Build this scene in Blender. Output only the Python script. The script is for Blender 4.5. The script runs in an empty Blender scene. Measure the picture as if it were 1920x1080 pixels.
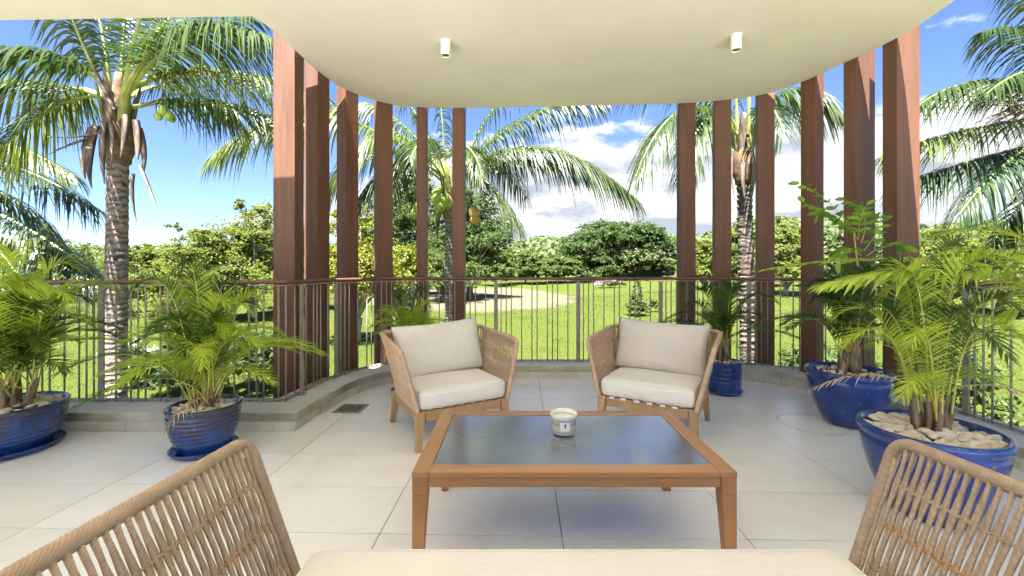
import bpy, math, random
import numpy as np
from mathutils import Vector, Matrix
R = math.radians
rng = np.random.default_rng(7)
random.seed(7)
scn = bpy.context.scene
COL = scn.collection

# ---------------------------------------------------------------- camera
F = 802.0; HZ = 507.0; EYE = 1.2
cam_d = bpy.data.cameras.new('camera'); cam = bpy.data.objects.new('camera', cam_d); COL.objects.link(cam)
cam.location = (0, 0, EYE); cam.rotation_euler = (R(90), 0, 0)
cam_d.sensor_width = 36; cam_d.lens = 36 * F / 1920
cam_d.shift_y = (HZ - 540) / 1920
cam_d.clip_start = 0.05; cam_d.clip_end = 4000
scn.camera = cam

# ---------------------------------------------------------------- sky, sun, exposure
SUN_DIR = Vector((-0.16, -0.42, 1.0)).normalized()
sun_el = math.asin(SUN_DIR.z); sun_rot = math.atan2(SUN_DIR.x, SUN_DIR.y)
world = bpy.data.worlds.new('World'); scn.world = world; world.use_nodes = True
SKY_STRENGTH = 0.062
SUN_STRENGTH = 3.5
EXPOSURE = 3.45
def build_world():
    nt = world.node_tree; nt.nodes.clear(); N = nt.nodes.new; L = nt.links.new
    out = N('ShaderNodeOutputWorld'); bg = N('ShaderNodeBackground'); bg.inputs[1].default_value = SKY_STRENGTH
    sky = N('ShaderNodeTexSky'); sky.sky_type = 'NISHITA'; sky.sun_disc = False
    sky.sun_elevation = sun_el; sky.sun_rotation = sun_rot
    sky.air_density = 0.8; sky.dust_density = 0.1; sky.ozone_density = 3.0
    tc = N('ShaderNodeTexCoord')
    sep = N('ShaderNodeSeparateXYZ'); L(tc.outputs['Generated'], sep.inputs[0])
    mp = N('ShaderNodeMapping'); mp.inputs['Scale'].default_value = (3.0, 3.0, 7.5); mp.inputs['Location'].default_value = (1.35, 0.4, 0.2)
    L(tc.outputs['Generated'], mp.inputs[0])
    mp2 = N('ShaderNodeMapping'); mp2.inputs['Scale'].default_value = (3.0, 3.0, 7.5); mp2.inputs['Location'].default_value = (1.35, 0.4, 0.42)
    L(tc.outputs['Generated'], mp2.inputs[0])
    def noise(v):
        n = N('ShaderNodeTexNoise'); n.inputs['Scale'].default_value = 1.3; n.inputs['Detail'].default_value = 9
        n.inputs['Roughness'].default_value = 0.56; L(v.outputs[0], n.inputs['Vector']); return n.outputs[0]
    def math_(op, a, b=None, clamp=False):
        m = N('ShaderNodeMath'); m.operation = op; m.use_clamp = clamp
        for i, v in enumerate((a, b)):
            if v is None: continue
            if isinstance(v, (int, float)): m.inputs[i].default_value = v
            else: L(v, m.inputs[i])
        return m.outputs[0]
    n1, n2 = noise(mp), noise(mp2)
    # a cumulus bank lies in the east-north-east, low over the land; an unseen mirror bank behind the camera is added to light the balcony; elsewhere scattered small clouds
    dirx = math_('ADD', math_('MULTIPLY', sep.outputs[0], 0.42), math_('MULTIPLY', math_('ABSOLUTE', sep.outputs[1]), 0.70))
    low = math_('MULTIPLY', sep.outputs[2], -1.45)
    dens = math_('ADD', math_('ADD', n1, dirx), low)
    dens = math_('ADD', dens, -0.285)
    mr = N('ShaderNodeMapRange'); mr.interpolation_type = 'SMOOTHSTEP'
    mr.inputs[1].default_value = 0.475; mr.inputs[2].default_value = 0.56; L(dens, mr.inputs[0])
    shade = math_('ADD', math_('MULTIPLY', math_('SUBTRACT', n1, n2), 6.0), 0.52, True)
    cm = N('ShaderNodeMix'); cm.data_type = 'RGBA'
    cm.inputs[6].default_value = (0.98, 1.07, 1.24, 1); cm.inputs[7].default_value = (2.1, 2.15, 2.2, 1); L(shade, cm.inputs[0])
    tint = N('ShaderNodeMix'); tint.data_type = 'RGBA'; tint.blend_type = 'MULTIPLY'; tint.inputs[0].default_value = 1
    L(sky.outputs[0], tint.inputs[6]); tint.inputs[7].default_value = (0.36, 0.38, 0.455, 1)
    mix = N('ShaderNodeMix'); mix.data_type = 'RGBA'
    L(mr.outputs[0], mix.inputs[0]); L(tint.outputs[2], mix.inputs[6]); L(cm.outputs[2], mix.inputs[7])
    L(mix.outputs[2], bg.inputs[0]); L(bg.outputs[0], out.inputs[0])
build_world()
sd = bpy.data.lights.new('sun', 'SUN'); sun = bpy.data.objects.new('sun', sd); COL.objects.link(sun)
sd.energy = SUN_STRENGTH; sd.angle = R(0.53); sd.color = (1.0, 0.965, 0.92)
sun.rotation_euler = SUN_DIR.to_track_quat('Z', 'Y').to_euler(); sun.location = (0, 0, 30)
scn.view_settings.view_transform = 'Standard'; scn.view_settings.look = 'None'
scn.view_settings.gamma = 1; scn.view_settings.use_curve_mapping = False
scn.view_settings.exposure = EXPOSURE
scn.render.engine = 'CYCLES'
scn.cycles.max_bounces = 10; scn.cycles.diffuse_bounces = 6; scn.cycles.transparent_max_bounces = 8

def at(u, v, Y):
    return Vector(((u - 960) / F * Y, Y, EYE - (v - HZ) / F * Y))

# ---------------------------------------------------------------- materials
def mat_new(name):
    m = bpy.data.materials.new(name); m.use_nodes = True
    nt = m.node_tree; b = nt.nodes['Principled BSDF']; return m, nt, b
def lnk(nt, a, b): nt.links.new(a, b)
def n_noise(nt, scale, detail=4, rough=.55, vec=None, stretch=None, coord='Object'):
    tc = nt.nodes.new('ShaderNodeTexCoord')
    if coord == 'World':
        g = nt.nodes.new('ShaderNodeNewGeometry'); src = g.outputs['Position']
    else: src = tc.outputs[coord]
    if stretch:
        mp = nt.nodes.new('ShaderNodeMapping'); mp.inputs['Scale'].default_value = stretch
        lnk(nt, src, mp.inputs[0]); src = mp.outputs[0]
    n = nt.nodes.new('ShaderNodeTexNoise'); n.inputs['Scale'].default_value = scale
    n.inputs['Detail'].default_value = detail; n.inputs['Roughness'].default_value = rough
    lnk(nt, src, n.inputs['Vector']); return n.outputs[0]
def n_ramp(nt, fac, stops):
    r = nt.nodes.new('ShaderNodeValToRGB'); e = r.color_ramp.elements
    while len(e) < len(stops): e.new(.5)
    for i, (p, c) in enumerate(stops): e[i].position = p; e[i].color = (*c, 1)
    lnk(nt, fac, r.inputs[0]); return r.outputs[0]
def n_mix(nt, fac, a, b, mode='MIX'):
    m = nt.nodes.new('ShaderNodeMix'); m.data_type = 'RGBA'; m.blend_type = mode
    for i, v in ((0, fac), (6, a), (7, b)):
        if isinstance(v, (int, float)): m.inputs[i].default_value = v
        elif isinstance(v, tuple): m.inputs[i].default_value = (*v, 1)
        else: lnk(nt, v, m.inputs[i])
    return m.outputs[2]
def n_bump(nt, b, h, strength=.3, dist=.01):
    bm = nt.nodes.new('ShaderNodeBump'); bm.inputs['Strength'].default_value = strength; bm.inputs['Distance'].default_value = dist
    lnk(nt, h, bm.inputs['Height']); lnk(nt, bm.outputs[0], b.inputs['Normal'])
def n_math(nt, op, a, b=None, clamp=False):
    m = nt.nodes.new('ShaderNodeMath'); m.operation = op; m.use_clamp = clamp
    for i, v in enumerate((a, b)):
        if v is None: continue
        if isinstance(v, (int, float)): m.inputs[i].default_value = v
        else: lnk(nt, v, m.inputs[i])
    return m.outputs[0]
def simple(name, c1, c2, scale=8, rough=.6, bump=.15, bscale=None, stretch=None, coord='Object', spec=.5, lo=.35, hi=.65, bdist=.01):
    m, nt, b = mat_new(name)
    f = n_noise(nt, scale, stretch=stretch, coord=coord)
    lnk(nt, n_ramp(nt, f, [(lo, c1), (hi, c2)]), b.inputs['Base Color'])
    b.inputs['Roughness'].default_value = rough; b.inputs['Specular IOR Level'].default_value = spec
    if bump: n_bump(nt, b, n_noise(nt, bscale or scale * 4, stretch=stretch, coord=coord), bump, bdist)
    return m
def leafmat(name, dark, mid, light, trans=.35, rough=.45, nscale=.8, spread=.5, spec=.4):
    """leaf colours vary per leaf (random per island) and in slow patches"""
    k_ = LEAFK.get(name, .43); dark, mid, light = (tuple(q * k_ for q in z) for z in (dark, mid, light))
    m, nt, b = mat_new(name)
    g = nt.nodes.new('ShaderNodeNewGeometry')
    f = n_math(nt, 'ADD', n_math(nt, 'MULTIPLY', g.outputs['Random Per Island'], spread),
               n_math(nt, 'MULTIPLY', n_noise(nt, nscale, 3, coord='World'), 1.0 - spread * .4))
    col = n_ramp(nt, f, [(.22, dark), (.52, mid), (.85, light)])
    lnk(nt, col, b.inputs['Base Color']); b.inputs['Roughness'].default_value = rough
    b.inputs['Specular IOR Level'].default_value = spec
    tr = nt.nodes.new('ShaderNodeBsdfTranslucent')
    lnk(nt, n_mix(nt, 1, col, (1.25, 1.3, .6), 'MULTIPLY'), tr.inputs[0])
    ms = nt.nodes.new('ShaderNodeMixShader'); ms.inputs[0].default_value = trans
    out = nt.nodes['Material Output']
    lnk(nt, b.outputs[0], ms.inputs[1]); lnk(nt, tr.outputs[0], ms.inputs[2]); lnk(nt, ms.outputs[0], out.inputs['Surface'])
    return m

M = {}
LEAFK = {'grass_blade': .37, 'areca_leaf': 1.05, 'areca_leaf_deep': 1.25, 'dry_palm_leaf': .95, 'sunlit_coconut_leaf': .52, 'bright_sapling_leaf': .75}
def wood(name, c1, c2, rough=.5, axis='Z', s=1.0):
    m, nt, b = mat_new(name)
    st = {'X': (1.2, 26, 26), 'Y': (26, 1.2, 26), 'Z': (26, 26, 1.2)}[axis]
    st = tuple(x * s for x in st)
    f = n_noise(nt, 1.0, 6, .6, stretch=st); g = n_noise(nt, 1.4, 3)
    col = n_ramp(nt, f, [(.3, c1), (.7, c2)])
    col = n_mix(nt, n_math(nt, 'MULTIPLY', g, .45), col, tuple(x * .55 for x in c1))
    oi = nt.nodes.new('ShaderNodeObjectInfo')
    col = n_mix(nt, n_math(nt, 'MULTIPLY', oi.outputs['Random'], .35), col, tuple(x * 1.25 for x in c2))
    wth = n_noise(nt, 1.1, 6, .7, stretch=tuple(2.2 if q > 2 else .5 for q in st), coord='World')
    col = n_mix(nt, n_math(nt, 'MULTIPLY', n_math(nt, 'SUBTRACT', wth, .42, True), 1.6, True), col, tuple(.75 * x + .03 for x in c2))
    lnk(nt, col, b.inputs['Base Color']); b.inputs['Roughness'].default_value = rough
    n_bump(nt, b, f, .25, .004); return m
M['fin'] = wood('stained_hardwood', (.066, .025, .012), (.165, .070, .034), .6)
M['rail'] = wood('stained_handrail', (.11, .04, .022), (.2, .085, .05), .4, 'X')
M['teak_x'] = wood('oiled_teak_lengthwise', (.30, .145, .055), (.46, .245, .105), .38, 'X')
M['teak_y'] = wood('oiled_teak_crosswise', (.30, .145, .055), (.46, .245, .105), .38, 'Y')
M['teak_z'] = wood('oiled_teak_upright', (.29, .125, .042), (.44, .21, .082), .42, 'Z')
M['chairwood'] = wood('weathered_teak', (.34, .19, .08), (.50, .30, .14), .5, 'Z')

# floor tile: cream porcelain, faint streaks, an old ring left by a pot
def tile_mat():
    m, nt, b = mat_new('cream_porcelain_tile')
    f = n_noise(nt, 1.6, 7, .65, coord='World'); oi = nt.nodes.new('ShaderNodeObjectInfo')
    f2 = n_noise(nt, 1.0, 5, .6, stretch=(3, 30, 3), coord='World')
    col = n_ramp(nt, f, [(.28, (.73, .70, .63)), (.5, (.84, .825, .785)), (.8, (.87, .86, .83))])
    col = n_mix(nt, n_math(nt, 'MULTIPLY', f2, .22), col, (.70, .66, .57))
    col = n_mix(nt, n_math(nt, 'MULTIPLY', oi.outputs['Random'], .34), col, (.70, .67, .60))
    g = nt.nodes.new('ShaderNodeNewGeometry')
    d = nt.nodes.new('ShaderNodeVectorMath'); d.operation = 'DISTANCE'; lnk(nt, g.outputs['Position'], d.inputs[0]); d.inputs[1].default_value = (2.36, 3.36, 0)
    ring = n_math(nt, 'SUBTRACT', 1.0, n_math(nt, 'MULTIPLY', n_math(nt, 'ABSOLUTE', n_math(nt, 'SUBTRACT', d.outputs['Value'], .235)), 45), True)
    ring = n_math(nt, 'MULTIPLY', ring, n_math(nt, 'MULTIPLY', n_noise(nt, 7, 3, coord='World'), .8), True)
    col = n_mix(nt, ring, col, (.33, .29, .20))
    st_ = n_noise(nt, .9, 8, .72, coord='World'); col = n_mix(nt, n_math(nt, 'MULTIPLY', n_math(nt, 'SUBTRACT', st_, .53, True), 3.2, True), col, (.62, .57, .46))
    spots = n_noise(nt, 34, 2, coord='World')
    col = n_mix(nt, n_math(nt, 'MULTIPLY', n_math(nt, 'SUBTRACT', spots, .73, True), 6, True), col, (.36, .32, .25))
    lnk(nt, col, b.inputs['Base Color'])
    rr = n_math(nt, 'ADD', n_math(nt, 'MULTIPLY', f, .06), .27); lnk(nt, rr, b.inputs['Roughness'])
    n_bump(nt, b, n_noise(nt, 60, 3, coord='World'), .04, .002)
    return m
M['tile'] = tile_mat()
M['skirt'] = simple('skirting_tile', (.47, .43, .34), (.64, .60, .50), 3, .5, .05, coord='World')
M['grout'] = simple('grout', (.26, .225, .17), (.34, .30, .235), 12, .9, .1)
def kerb_mat():
    m, nt, b = mat_new('weathered_kerb_concrete')
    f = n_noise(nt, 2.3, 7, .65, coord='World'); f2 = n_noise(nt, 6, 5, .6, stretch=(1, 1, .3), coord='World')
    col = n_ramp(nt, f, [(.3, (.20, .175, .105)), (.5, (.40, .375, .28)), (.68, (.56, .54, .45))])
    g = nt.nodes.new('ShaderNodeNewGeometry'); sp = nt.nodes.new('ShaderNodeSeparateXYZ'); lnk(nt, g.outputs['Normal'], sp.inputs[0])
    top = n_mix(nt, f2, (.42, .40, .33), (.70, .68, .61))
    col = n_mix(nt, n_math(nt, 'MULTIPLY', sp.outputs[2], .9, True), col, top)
    lnk(nt, col, b.inputs['Base Color']); b.inputs['Roughness'].default_value = .75
    n_bump(nt, b, n_noise(nt, 40, 4, coord='World'), .25, .004); return m
M['kerb'] = kerb_mat()
M['soffit'] = simple('cream_soffit_paint', (.62, .57, .475), (.69, .64, .54), .9, .75, .12, bscale=14, coord='World', lo=.3, hi=.7)
M['metal'] = simple('grey_brown_painted_steel', (.22, .19, .15), (.30, .265, .215), 9, .45, .05)
M['lampwhite'] = simple('white_lamp_housing', (.68, .66, .62), (.74, .72, .68), 5, .4, 0)
M['dark'] = simple('black_lens', (.04, .04, .04), (.06, .06, .06), 5, .3, 0)
def glaze(name, streak):
    m, nt, b = mat_new(name)
    tc = nt.nodes.new('ShaderNodeTexCoord'); sp = nt.nodes.new('ShaderNodeSeparateXYZ'); lnk(nt, tc.outputs['Object'], sp.inputs[0])
    a = n_noise(nt, 5, 6, .6, stretch=(1, 1, .35 if streak else 1)); base = n_ramp(nt, a, [(.3, (.004, .011, .045)), (.5, (.008, .030, .145)), (.72, (.018, .065, .27))] if streak else [(.3, (.005, .016, .075)), (.5, (.009, .04, .21)), (.72, (.02, .08, .34))])
    # brown-black run of glaze coming down from the rim, ragged
    if streak:
        st = n_noise(nt, 9, 4, .6, stretch=(1.6, 1.6, .22))
        k = n_math(nt, 'ADD', n_math(nt, 'MULTIPLY', n_math(nt, 'SUBTRACT', sp.outputs[2], .15), 8.0), n_math(nt, 'MULTIPLY', n_math(nt, 'SUBTRACT', st, .5), 5.0), True)
        base = n_mix(nt, n_math(nt, 'MULTIPLY', k, .8), base, (.030, .027, .028))
        base = n_mix(nt, n_ramp(nt, n_noise(nt, 14, 3, stretch=(2, 2, .2)), [(.62, (0, 0, 0)), (.78, (.6, .6, .6))]), base, (.05, .14, .42))
    v = n_noise(nt, 30, 4, .65)
    base = n_mix(nt, n_ramp(nt, v, [(.62, (0, 0, 0)), (.67, (.9, .9, .9))]), base, (.17, .13, .07) if not streak else (.03, .035, .06))
    lnk(nt, base, b.inputs['Base Color']); b.inputs['Roughness'].default_value = .16
    b.inputs['Coat Weight'].default_value = .25; b.inputs['Coat Roughness'].default_value = .08
    n_bump(nt, b, n_noise(nt, 16, 4), .12, .004); return m
M['glaze'] = glaze('speckled_blue_glaze', False); M['glaze2'] = glaze('streaked_blue_glaze', True)
M['soil'] = simple('dark_soil', (.03, .022, .014), (.07, .05, .03), 20, .95, .6)
def pebble_mat():
    m, nt, b = mat_new('cream_pebble'); oi = nt.nodes.new('ShaderNodeObjectInfo')
    g = nt.nodes.new('ShaderNodeNewGeometry')
    r = n_math(nt, 'FRACT', n_math(nt, 'ADD', oi.outputs['Random'], g.outputs['Random Per Island']))
    c = n_ramp(nt, r, [(.0, (.66, .50, .32)), (.4, (.80, .68, .50)), (.75, (.86, .80, .67)), (1, (.56, .38, .22))])
    c = n_mix(nt, n_math(nt, 'MULTIPLY', n_noise(nt, 25, 4), .5), c, (.45, .35, .23))
    lnk(nt, c, b.inputs['Base Color']); b.inputs['Roughness'].default_value = .7; n_bump(nt, b, n_noise(nt, 60, 3), .3, .003); return m
M['pebble'] = pebble_mat()
def fabric(name, c1, c2):
    m, nt, b = mat_new(name)
    f = n_noise(nt, 3, 4); w = n_noise(nt, 420, 2)
    lnk(nt, n_mix(nt, n_math(nt, 'MULTIPLY', w, .18), n_ramp(nt, f, [(.3, c1), (.7, c2)]), tuple(x * .7 for x in c1)), b.inputs['Base Color'])
    b.inputs['Roughness'].default_value = .92; b.inputs['Specular IOR Level'].default_value = .15
    b.inputs['Sheen Weight'].default_value = .15
    n_bump(nt, b, n_math(nt, 'ADD', w, n_math(nt, 'MULTIPLY', n_noise(nt, 6, 4, .6, stretch=(1, 2.2, 1)), 4.5)), .35, .010); return m
M['fabric'] = fabric('cream_outdoor_fabric', (.74, .70, .62), (.79, .75, .67))
M['fabric2'] = fabric('sand_linen_fabric', (.60, .545, .47), (.66, .60, .52))
M['fabric3'] = fabric('warm_cream_fabric', (.68, .64, .555), (.74, .70, .61))
def rope(name, c1, c2):
    m, nt, b = mat_new(name)
    f = n_noise(nt, 30, 3); f2 = n_noise(nt, 5, 3)
    w = nt.nodes.new('ShaderNodeTexWave'); w.inputs['Scale'].default_value = 60; w.bands_direction = 'DIAGONAL'; w.inputs['Distortion'].default_value = 1.0
    tc = nt.nodes.new('ShaderNodeTexCoord'); lnk(nt, tc.outputs['Object'], w.inputs['Vector'])
    col = n_ramp(nt, n_math(nt, 'ADD', n_math(nt, 'MULTIPLY', f, .5), n_math(nt, 'MULTIPLY', f2, .5)), [(.35, c1), (.65, c2)])
    lnk(nt, n_mix(nt, n_math(nt, 'MULTIPLY', w.outputs[0], .3), col, tuple(x * .55 for x in c1)), b.inputs['Base Color'])
    b.inputs['Roughness'].default_value = .85; b.inputs['Specular IOR Level'].default_value = .2
    n_bump(nt, b, w.outputs[0], .4, .002); return m
M['rope'] = rope('tan_woven_rope', (.47, .315, .20), (.60, .43, .29))
M['rope2'] = rope('taupe_woven_rope', (.35, .25, .16), (.50, .375, .25))
M['ropeorange'] = rope('rusty_orange_rope', (.38, .16, .045), (.52, .27, .10))
def glass_top():
    m, nt, b = mat_new('dark_glossy_glass')
    f = n_noise(nt, 3, 4)
    lnk(nt, n_ramp(nt, f, [(.3, (.27, .285, .305)), (.7, (.34, .355, .375))]), b.inputs['Base Color']); b.inputs['Metallic'].default_value = .55
    b.inputs['Roughness'].default_value = .17; b.inputs['Specular IOR Level'].default_value = .6
    b.inputs['Coat Weight'].default_value = .4; b.inputs['Coat Roughness'].default_value = .12; return m
M['glass'] = glass_top()
M['strap'] = simple('white_webbing', (.72, .72, .70), (.78, .78, .76), 20, .8, .1)
M['trunk'] = None
def coco_trunk(name, dark, light):
    m, nt, b = mat_new(name)
    tc = nt.nodes.new('ShaderNodeTexCoord')
    w = nt.nodes.new('ShaderNodeTexWave'); w.bands_direction = 'Z'; w.inputs['Scale'].default_value = 3.6
    w.inputs['Distortion'].default_value = 9; w.inputs['Detail'].default_value = 6; w.inputs['Detail Scale'].default_value = 1.6
    lnk(nt, tc.outputs['Object'], w.inputs['Vector'])
    f = n_noise(nt, 6, 6, .72, stretch=(1, 1, 2.6))
    c = n_ramp(nt, n_math(nt, 'ADD', n_math(nt, 'MULTIPLY', w.outputs[0], .28), n_math(nt, 'MULTIPLY', f, .72)), [(.28, dark), (.42, tuple((a + b_) / 2 for a, b_ in zip(dark, light))), (.62, light)])
    lnk(nt, c, b.inputs['Base Color']); b.inputs['Roughness'].default_value = .9
    n_bump(nt, b, n_math(nt, 'ADD', w.outputs[0], n_noise(nt, 30, 4)), .6, .02); return m
M['coco_trunk'] = coco_trunk('coconut_trunk_bark', (.04, .028, .02), (.27, .225, .185))
M['coco_trunk_dark'] = coco_trunk('rough_dark_coconut_bark', (.024, .018, .013), (.14, .11, .085))
M['bark'] = simple('tree_bark', (.10, .075, .05), (.24, .19, .14), 6, .9, .5, stretch=(1, 1, .3))
M['bark_pale'] = simple('pale_grey_bark', (.26, .22, .18), (.42, .37, .31), 5, .9, .5, stretch=(1, 1, .3))
M['deadleaf'] = simple('dry_grey_sheath', (.07, .048, .035), (.26, .20, .155), 6, .85, .5, stretch=(3, 3, .6))
M['fibre'] = simple('brown_fibre', (.07, .042, .02), (.24, .155, .08), 9, .95, .8)
M['coco_rachis'] = simple('green_frond_stalk', (.20, .24, .05), (.38, .42, .11), 4, .45, .05)
M['areca_rachis'] = simple('yellow_green_cane', (.32, .34, .05), (.52, .48, .09), 6, .4, .05)
M['coconut'] = simple('green_coconut', (.22, .34, .04), (.36, .46, .08), 5, .4, .05)
M['coconut_ripe'] = simple('yellow_orange_coconut', (.45, .34, .07), (.55, .30, .09), 5, .45, .05)
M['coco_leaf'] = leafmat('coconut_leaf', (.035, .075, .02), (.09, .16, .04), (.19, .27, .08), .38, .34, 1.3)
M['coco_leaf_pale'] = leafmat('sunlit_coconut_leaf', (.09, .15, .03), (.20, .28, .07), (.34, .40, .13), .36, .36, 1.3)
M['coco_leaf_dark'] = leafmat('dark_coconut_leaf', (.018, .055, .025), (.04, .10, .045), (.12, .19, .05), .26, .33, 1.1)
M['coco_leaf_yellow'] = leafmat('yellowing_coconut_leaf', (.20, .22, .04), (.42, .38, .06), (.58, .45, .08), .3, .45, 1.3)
M['areca_leaf'] = leafmat('areca_leaf', (.15, .22, .02), (.29, .40, .04), (.46, .54, .07), .45, .40, 4)
M['areca_leaf_deep'] = leafmat('deep_green_palm_leaf', (.035, .11, .02), (.09, .21, .03), (.19, .33, .045), .36, .38, 4)
M['areca_dry'] = leafmat('dry_palm_leaf', (.26, .17, .10), (.44, .33, .22), (.58, .48, .36), .25, .7, 4)
M['sheath'] = simple('brown_cane_base', (.10, .06, .035), (.33, .24, .15), 14, .8, .4, stretch=(2, 2, .5))
M['sapling_leaf'] = leafmat('bright_sapling_leaf', (.10, .26, .02), (.20, .40, .04), (.34, .55, .07), .4, .5, 4)
T_ = lambda n, a, b, c, tr=.25: leafmat(n, a, b, c, tr, .6, .35, .55, .25)
M['lv_lime'] = T_('lime_foliage', (.19, .26, .06), (.30, .37, .09), (.41, .47, .14), .52)
M['lv_yellow'] = T_('yellow_green_foliage', (.13, .17, .02), (.30, .34, .04), (.48, .50, .07), .35)
M['lv_mid'] = T_('mid_green_foliage', (.12, .20, .06), (.19, .28, .075), (.27, .36, .11), .5)
M['lv_dark'] = T_('dark_green_foliage', (.07, .14, .05), (.115, .195, .06), (.18, .27, .08), .46)
M['lv_grey'] = T_('greyish_foliage', (.10, .12, .07), (.19, .22, .12), (.30, .32, .18))
M['lv_hill'] = T_('distant_foliage', (.11, .17, .075), (.19, .26, .10), (.27, .34, .13))
M['white_petal'] = simple('white_petal', (.70, .70, .66), (.80, .80, .77), 5, .7, 0)
M['pink_petal'] = simple('magenta_petal', (.42, .12, .26), (.55, .25, .38), 5, .7, 0)
M['grass_blade'] = leafmat('grass_blade', (.19, .26, .05), (.24, .31, .06), (.30, .36, .08), .4, .6, .25)

# ---------------------------------------------------------------- mesh helpers
def tag(o, label=None, cat=None, group=None, kind=None):
    if label: o['label'] = label
    if cat: o['category'] = cat
    if group: o['group'] = group
    if kind: o['kind'] = kind
    return o
def thing(name, loc, label, cat, group=None, rz=0):
    o = bpy.data.objects.new(name, None); COL.objects.link(o); o.location = loc; o.rotation_euler = (0, 0, rz)
    o.empty_display_size = .1
    return tag(o, label, cat, group)
class MB:
    def __init__(s): s.v = []; s.f = []; s.m = []; s.n = 0; s.nm = 0
    def add(s, verts, faces, mi=0):
        verts = np.asarray(verts, float).reshape(-1, 3); s.v.append(verts)
        faces = [tuple(int(i) + s.n for i in f) for f in faces]; s.f += faces; s.m += [mi] * len(faces); s.n += len(verts)
    def box(s, c, size, rz=0, mi=0, M3=None):
        x, y, z = [d / 2 for d in size]
        v = np.array([(a * x, b * y, e * z) for a in (-1, 1) for b in (-1, 1) for e in (-1, 1)])
        if M3 is not None: v = v @ np.array(M3).T
        elif rz: cs, sn = math.cos(rz), math.sin(rz); v = np.stack([v[:, 0] * cs - v[:, 1] * sn, v[:, 0] * sn + v[:, 1] * cs, v[:, 2]], 1)
        s.add(v + np.array(c), [(0, 1, 3, 2), (4, 6, 7, 5), (0, 4, 5, 1), (2, 3, 7, 6), (0, 2, 6, 4), (1, 5, 7, 3)], mi)
    def hexa(s, bot, top, mi=0):   # 4 bottom points ccw, 4 top points
        s.add(list(bot) + list(top), [(3, 2, 1, 0), (4, 5, 6, 7), (0, 1, 5, 4), (1, 2, 6, 5), (2, 3, 7, 6), (3, 0, 4, 7)], mi)
    def tube(s, path, r, n=8, mi=0, cap=True, closed=False, squash=1.0):
        P = np.asarray(path, float); k = len(P); r = np.broadcast_to(np.asarray(r, float), (k,))
        T = np.gradient(P, axis=0)
        if closed: T = np.roll(P, -1, 0) - np.roll(P, 1, 0)
        T /= np.linalg.norm(T, axis=1)[:, None] + 1e-12
        ref = np.array((0, 0, 1.)) if abs(T[0][2]) < .9 else np.array((1., 0, 0))
        A = np.cross(T[0], ref); A /= np.linalg.norm(A); As = [A]
        for i in range(1, k):
            A = A - T[i] * np.dot(A, T[i]); A /= np.linalg.norm(A) + 1e-12; As.append(A)
        As = np.array(As); Bs = np.cross(T, As)
        a = np.linspace(0, 2 * math.pi, n, endpoint=False)
        V = P[:, None] + r[:, None, None] * (np.cos(a)[None, :, None] * As[:, None] + squash * np.sin(a)[None, :, None] * Bs[:, None])
        f = []
        for i in range(k if closed else k - 1):
            j = (i + 1) % k
            for q in range(n): w = (q + 1) % n; f.append((i * n + q, i * n + w, j * n + w, j * n + q))
        if cap and not closed: f.append(tuple(range(n - 1, -1, -1))); f.append(tuple((k - 1) * n + q for q in range(n)))
        s.add(V.reshape(-1, 3), f, mi)
    def lathe(s, prof, n=40, c=(0, 0, 0), mi=0):
        k = len(prof); a = np.linspace(0, 2 * math.pi, n, endpoint=False)
        V = np.array([[(r * math.cos(t), r * math.sin(t), z) for t in a] for r, z in prof]).reshape(-1, 3) + np.array(c)
        f = [(i * n + q, i * n + (q + 1) % n, (i + 1) * n + (q + 1) % n, (i + 1) * n + q) for i in range(k - 1) for q in range(n)]
        s.add(V, f, mi)
    def mesh(s, name, mats, smooth=False):
        me = bpy.data.meshes.new(name)
        me.from_pydata(np.concatenate(s.v).tolist(), [], s.f)
        for m in mats: me.materials.append(m)
        if len(mats) > 1: me.polygons.foreach_set('material_index', s.m)
        if smooth: me.polygons.foreach_set('use_smooth', [True] * len(me.polygons))
        me.update(); return me
    def obj(s, name, mats, parent=None, smooth=False, bevel=0, sharp=None, kind=None, seg=2):
        if not isinstance(mats, (list, tuple)): mats = [mats]
        o = bpy.data.objects.new(name, s.mesh(name, mats, smooth)); COL.objects.link(o)
        if parent: o.parent = parent
        if bevel:
            b = o.modifiers.new('bevel', 'BEVEL'); b.width = bevel; b.segments = seg; b.limit_method = 'ANGLE'; b.angle_limit = R(40)
        if kind: o['kind'] = kind
        return o
def quads_obj(name, V, nper, mats, parent=None, mi=None, kind=None):
    """V: (n*nper,3) islands of nper verts, each a single polygon"""
    n = len(V) // nper; me = bpy.data.meshes.new(name)
    me.vertices.add(len(V)); me.vertices.foreach_set('co', V.astype(np.float32).ravel())
    me.loops.add(len(V)); me.loops.foreach_set('vertex_index', np.arange(len(V), dtype=np.int32))
    me.polygons.add(n); me.polygons.foreach_set('loop_start', np.arange(0, len(V), nper, dtype=np.int32))
    try: me.polygons.foreach_set('loop_total', np.full(n, nper, dtype=np.int32))
    except Exception: pass
    for m in mats: me.materials.append(m)
    if mi is not None: me.polygons.foreach_set('material_index', mi.astype(np.int32))
    me.update(calc_edges=True)
    o = bpy.data.objects.new(name, me); COL.objects.link(o)
    if parent: o.parent = parent
    if kind: o['kind'] = kind
    return o
def inst(o, parent=None, loc=None, rot=None, scale=None):
    c = o.copy(); COL.objects.link(c)
    if parent is not None: c.parent = parent
    if loc is not None: c.location = loc
    if rot is not None: c.rotation_euler = rot
    if scale is not None: c.scale = scale
    return c
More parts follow.
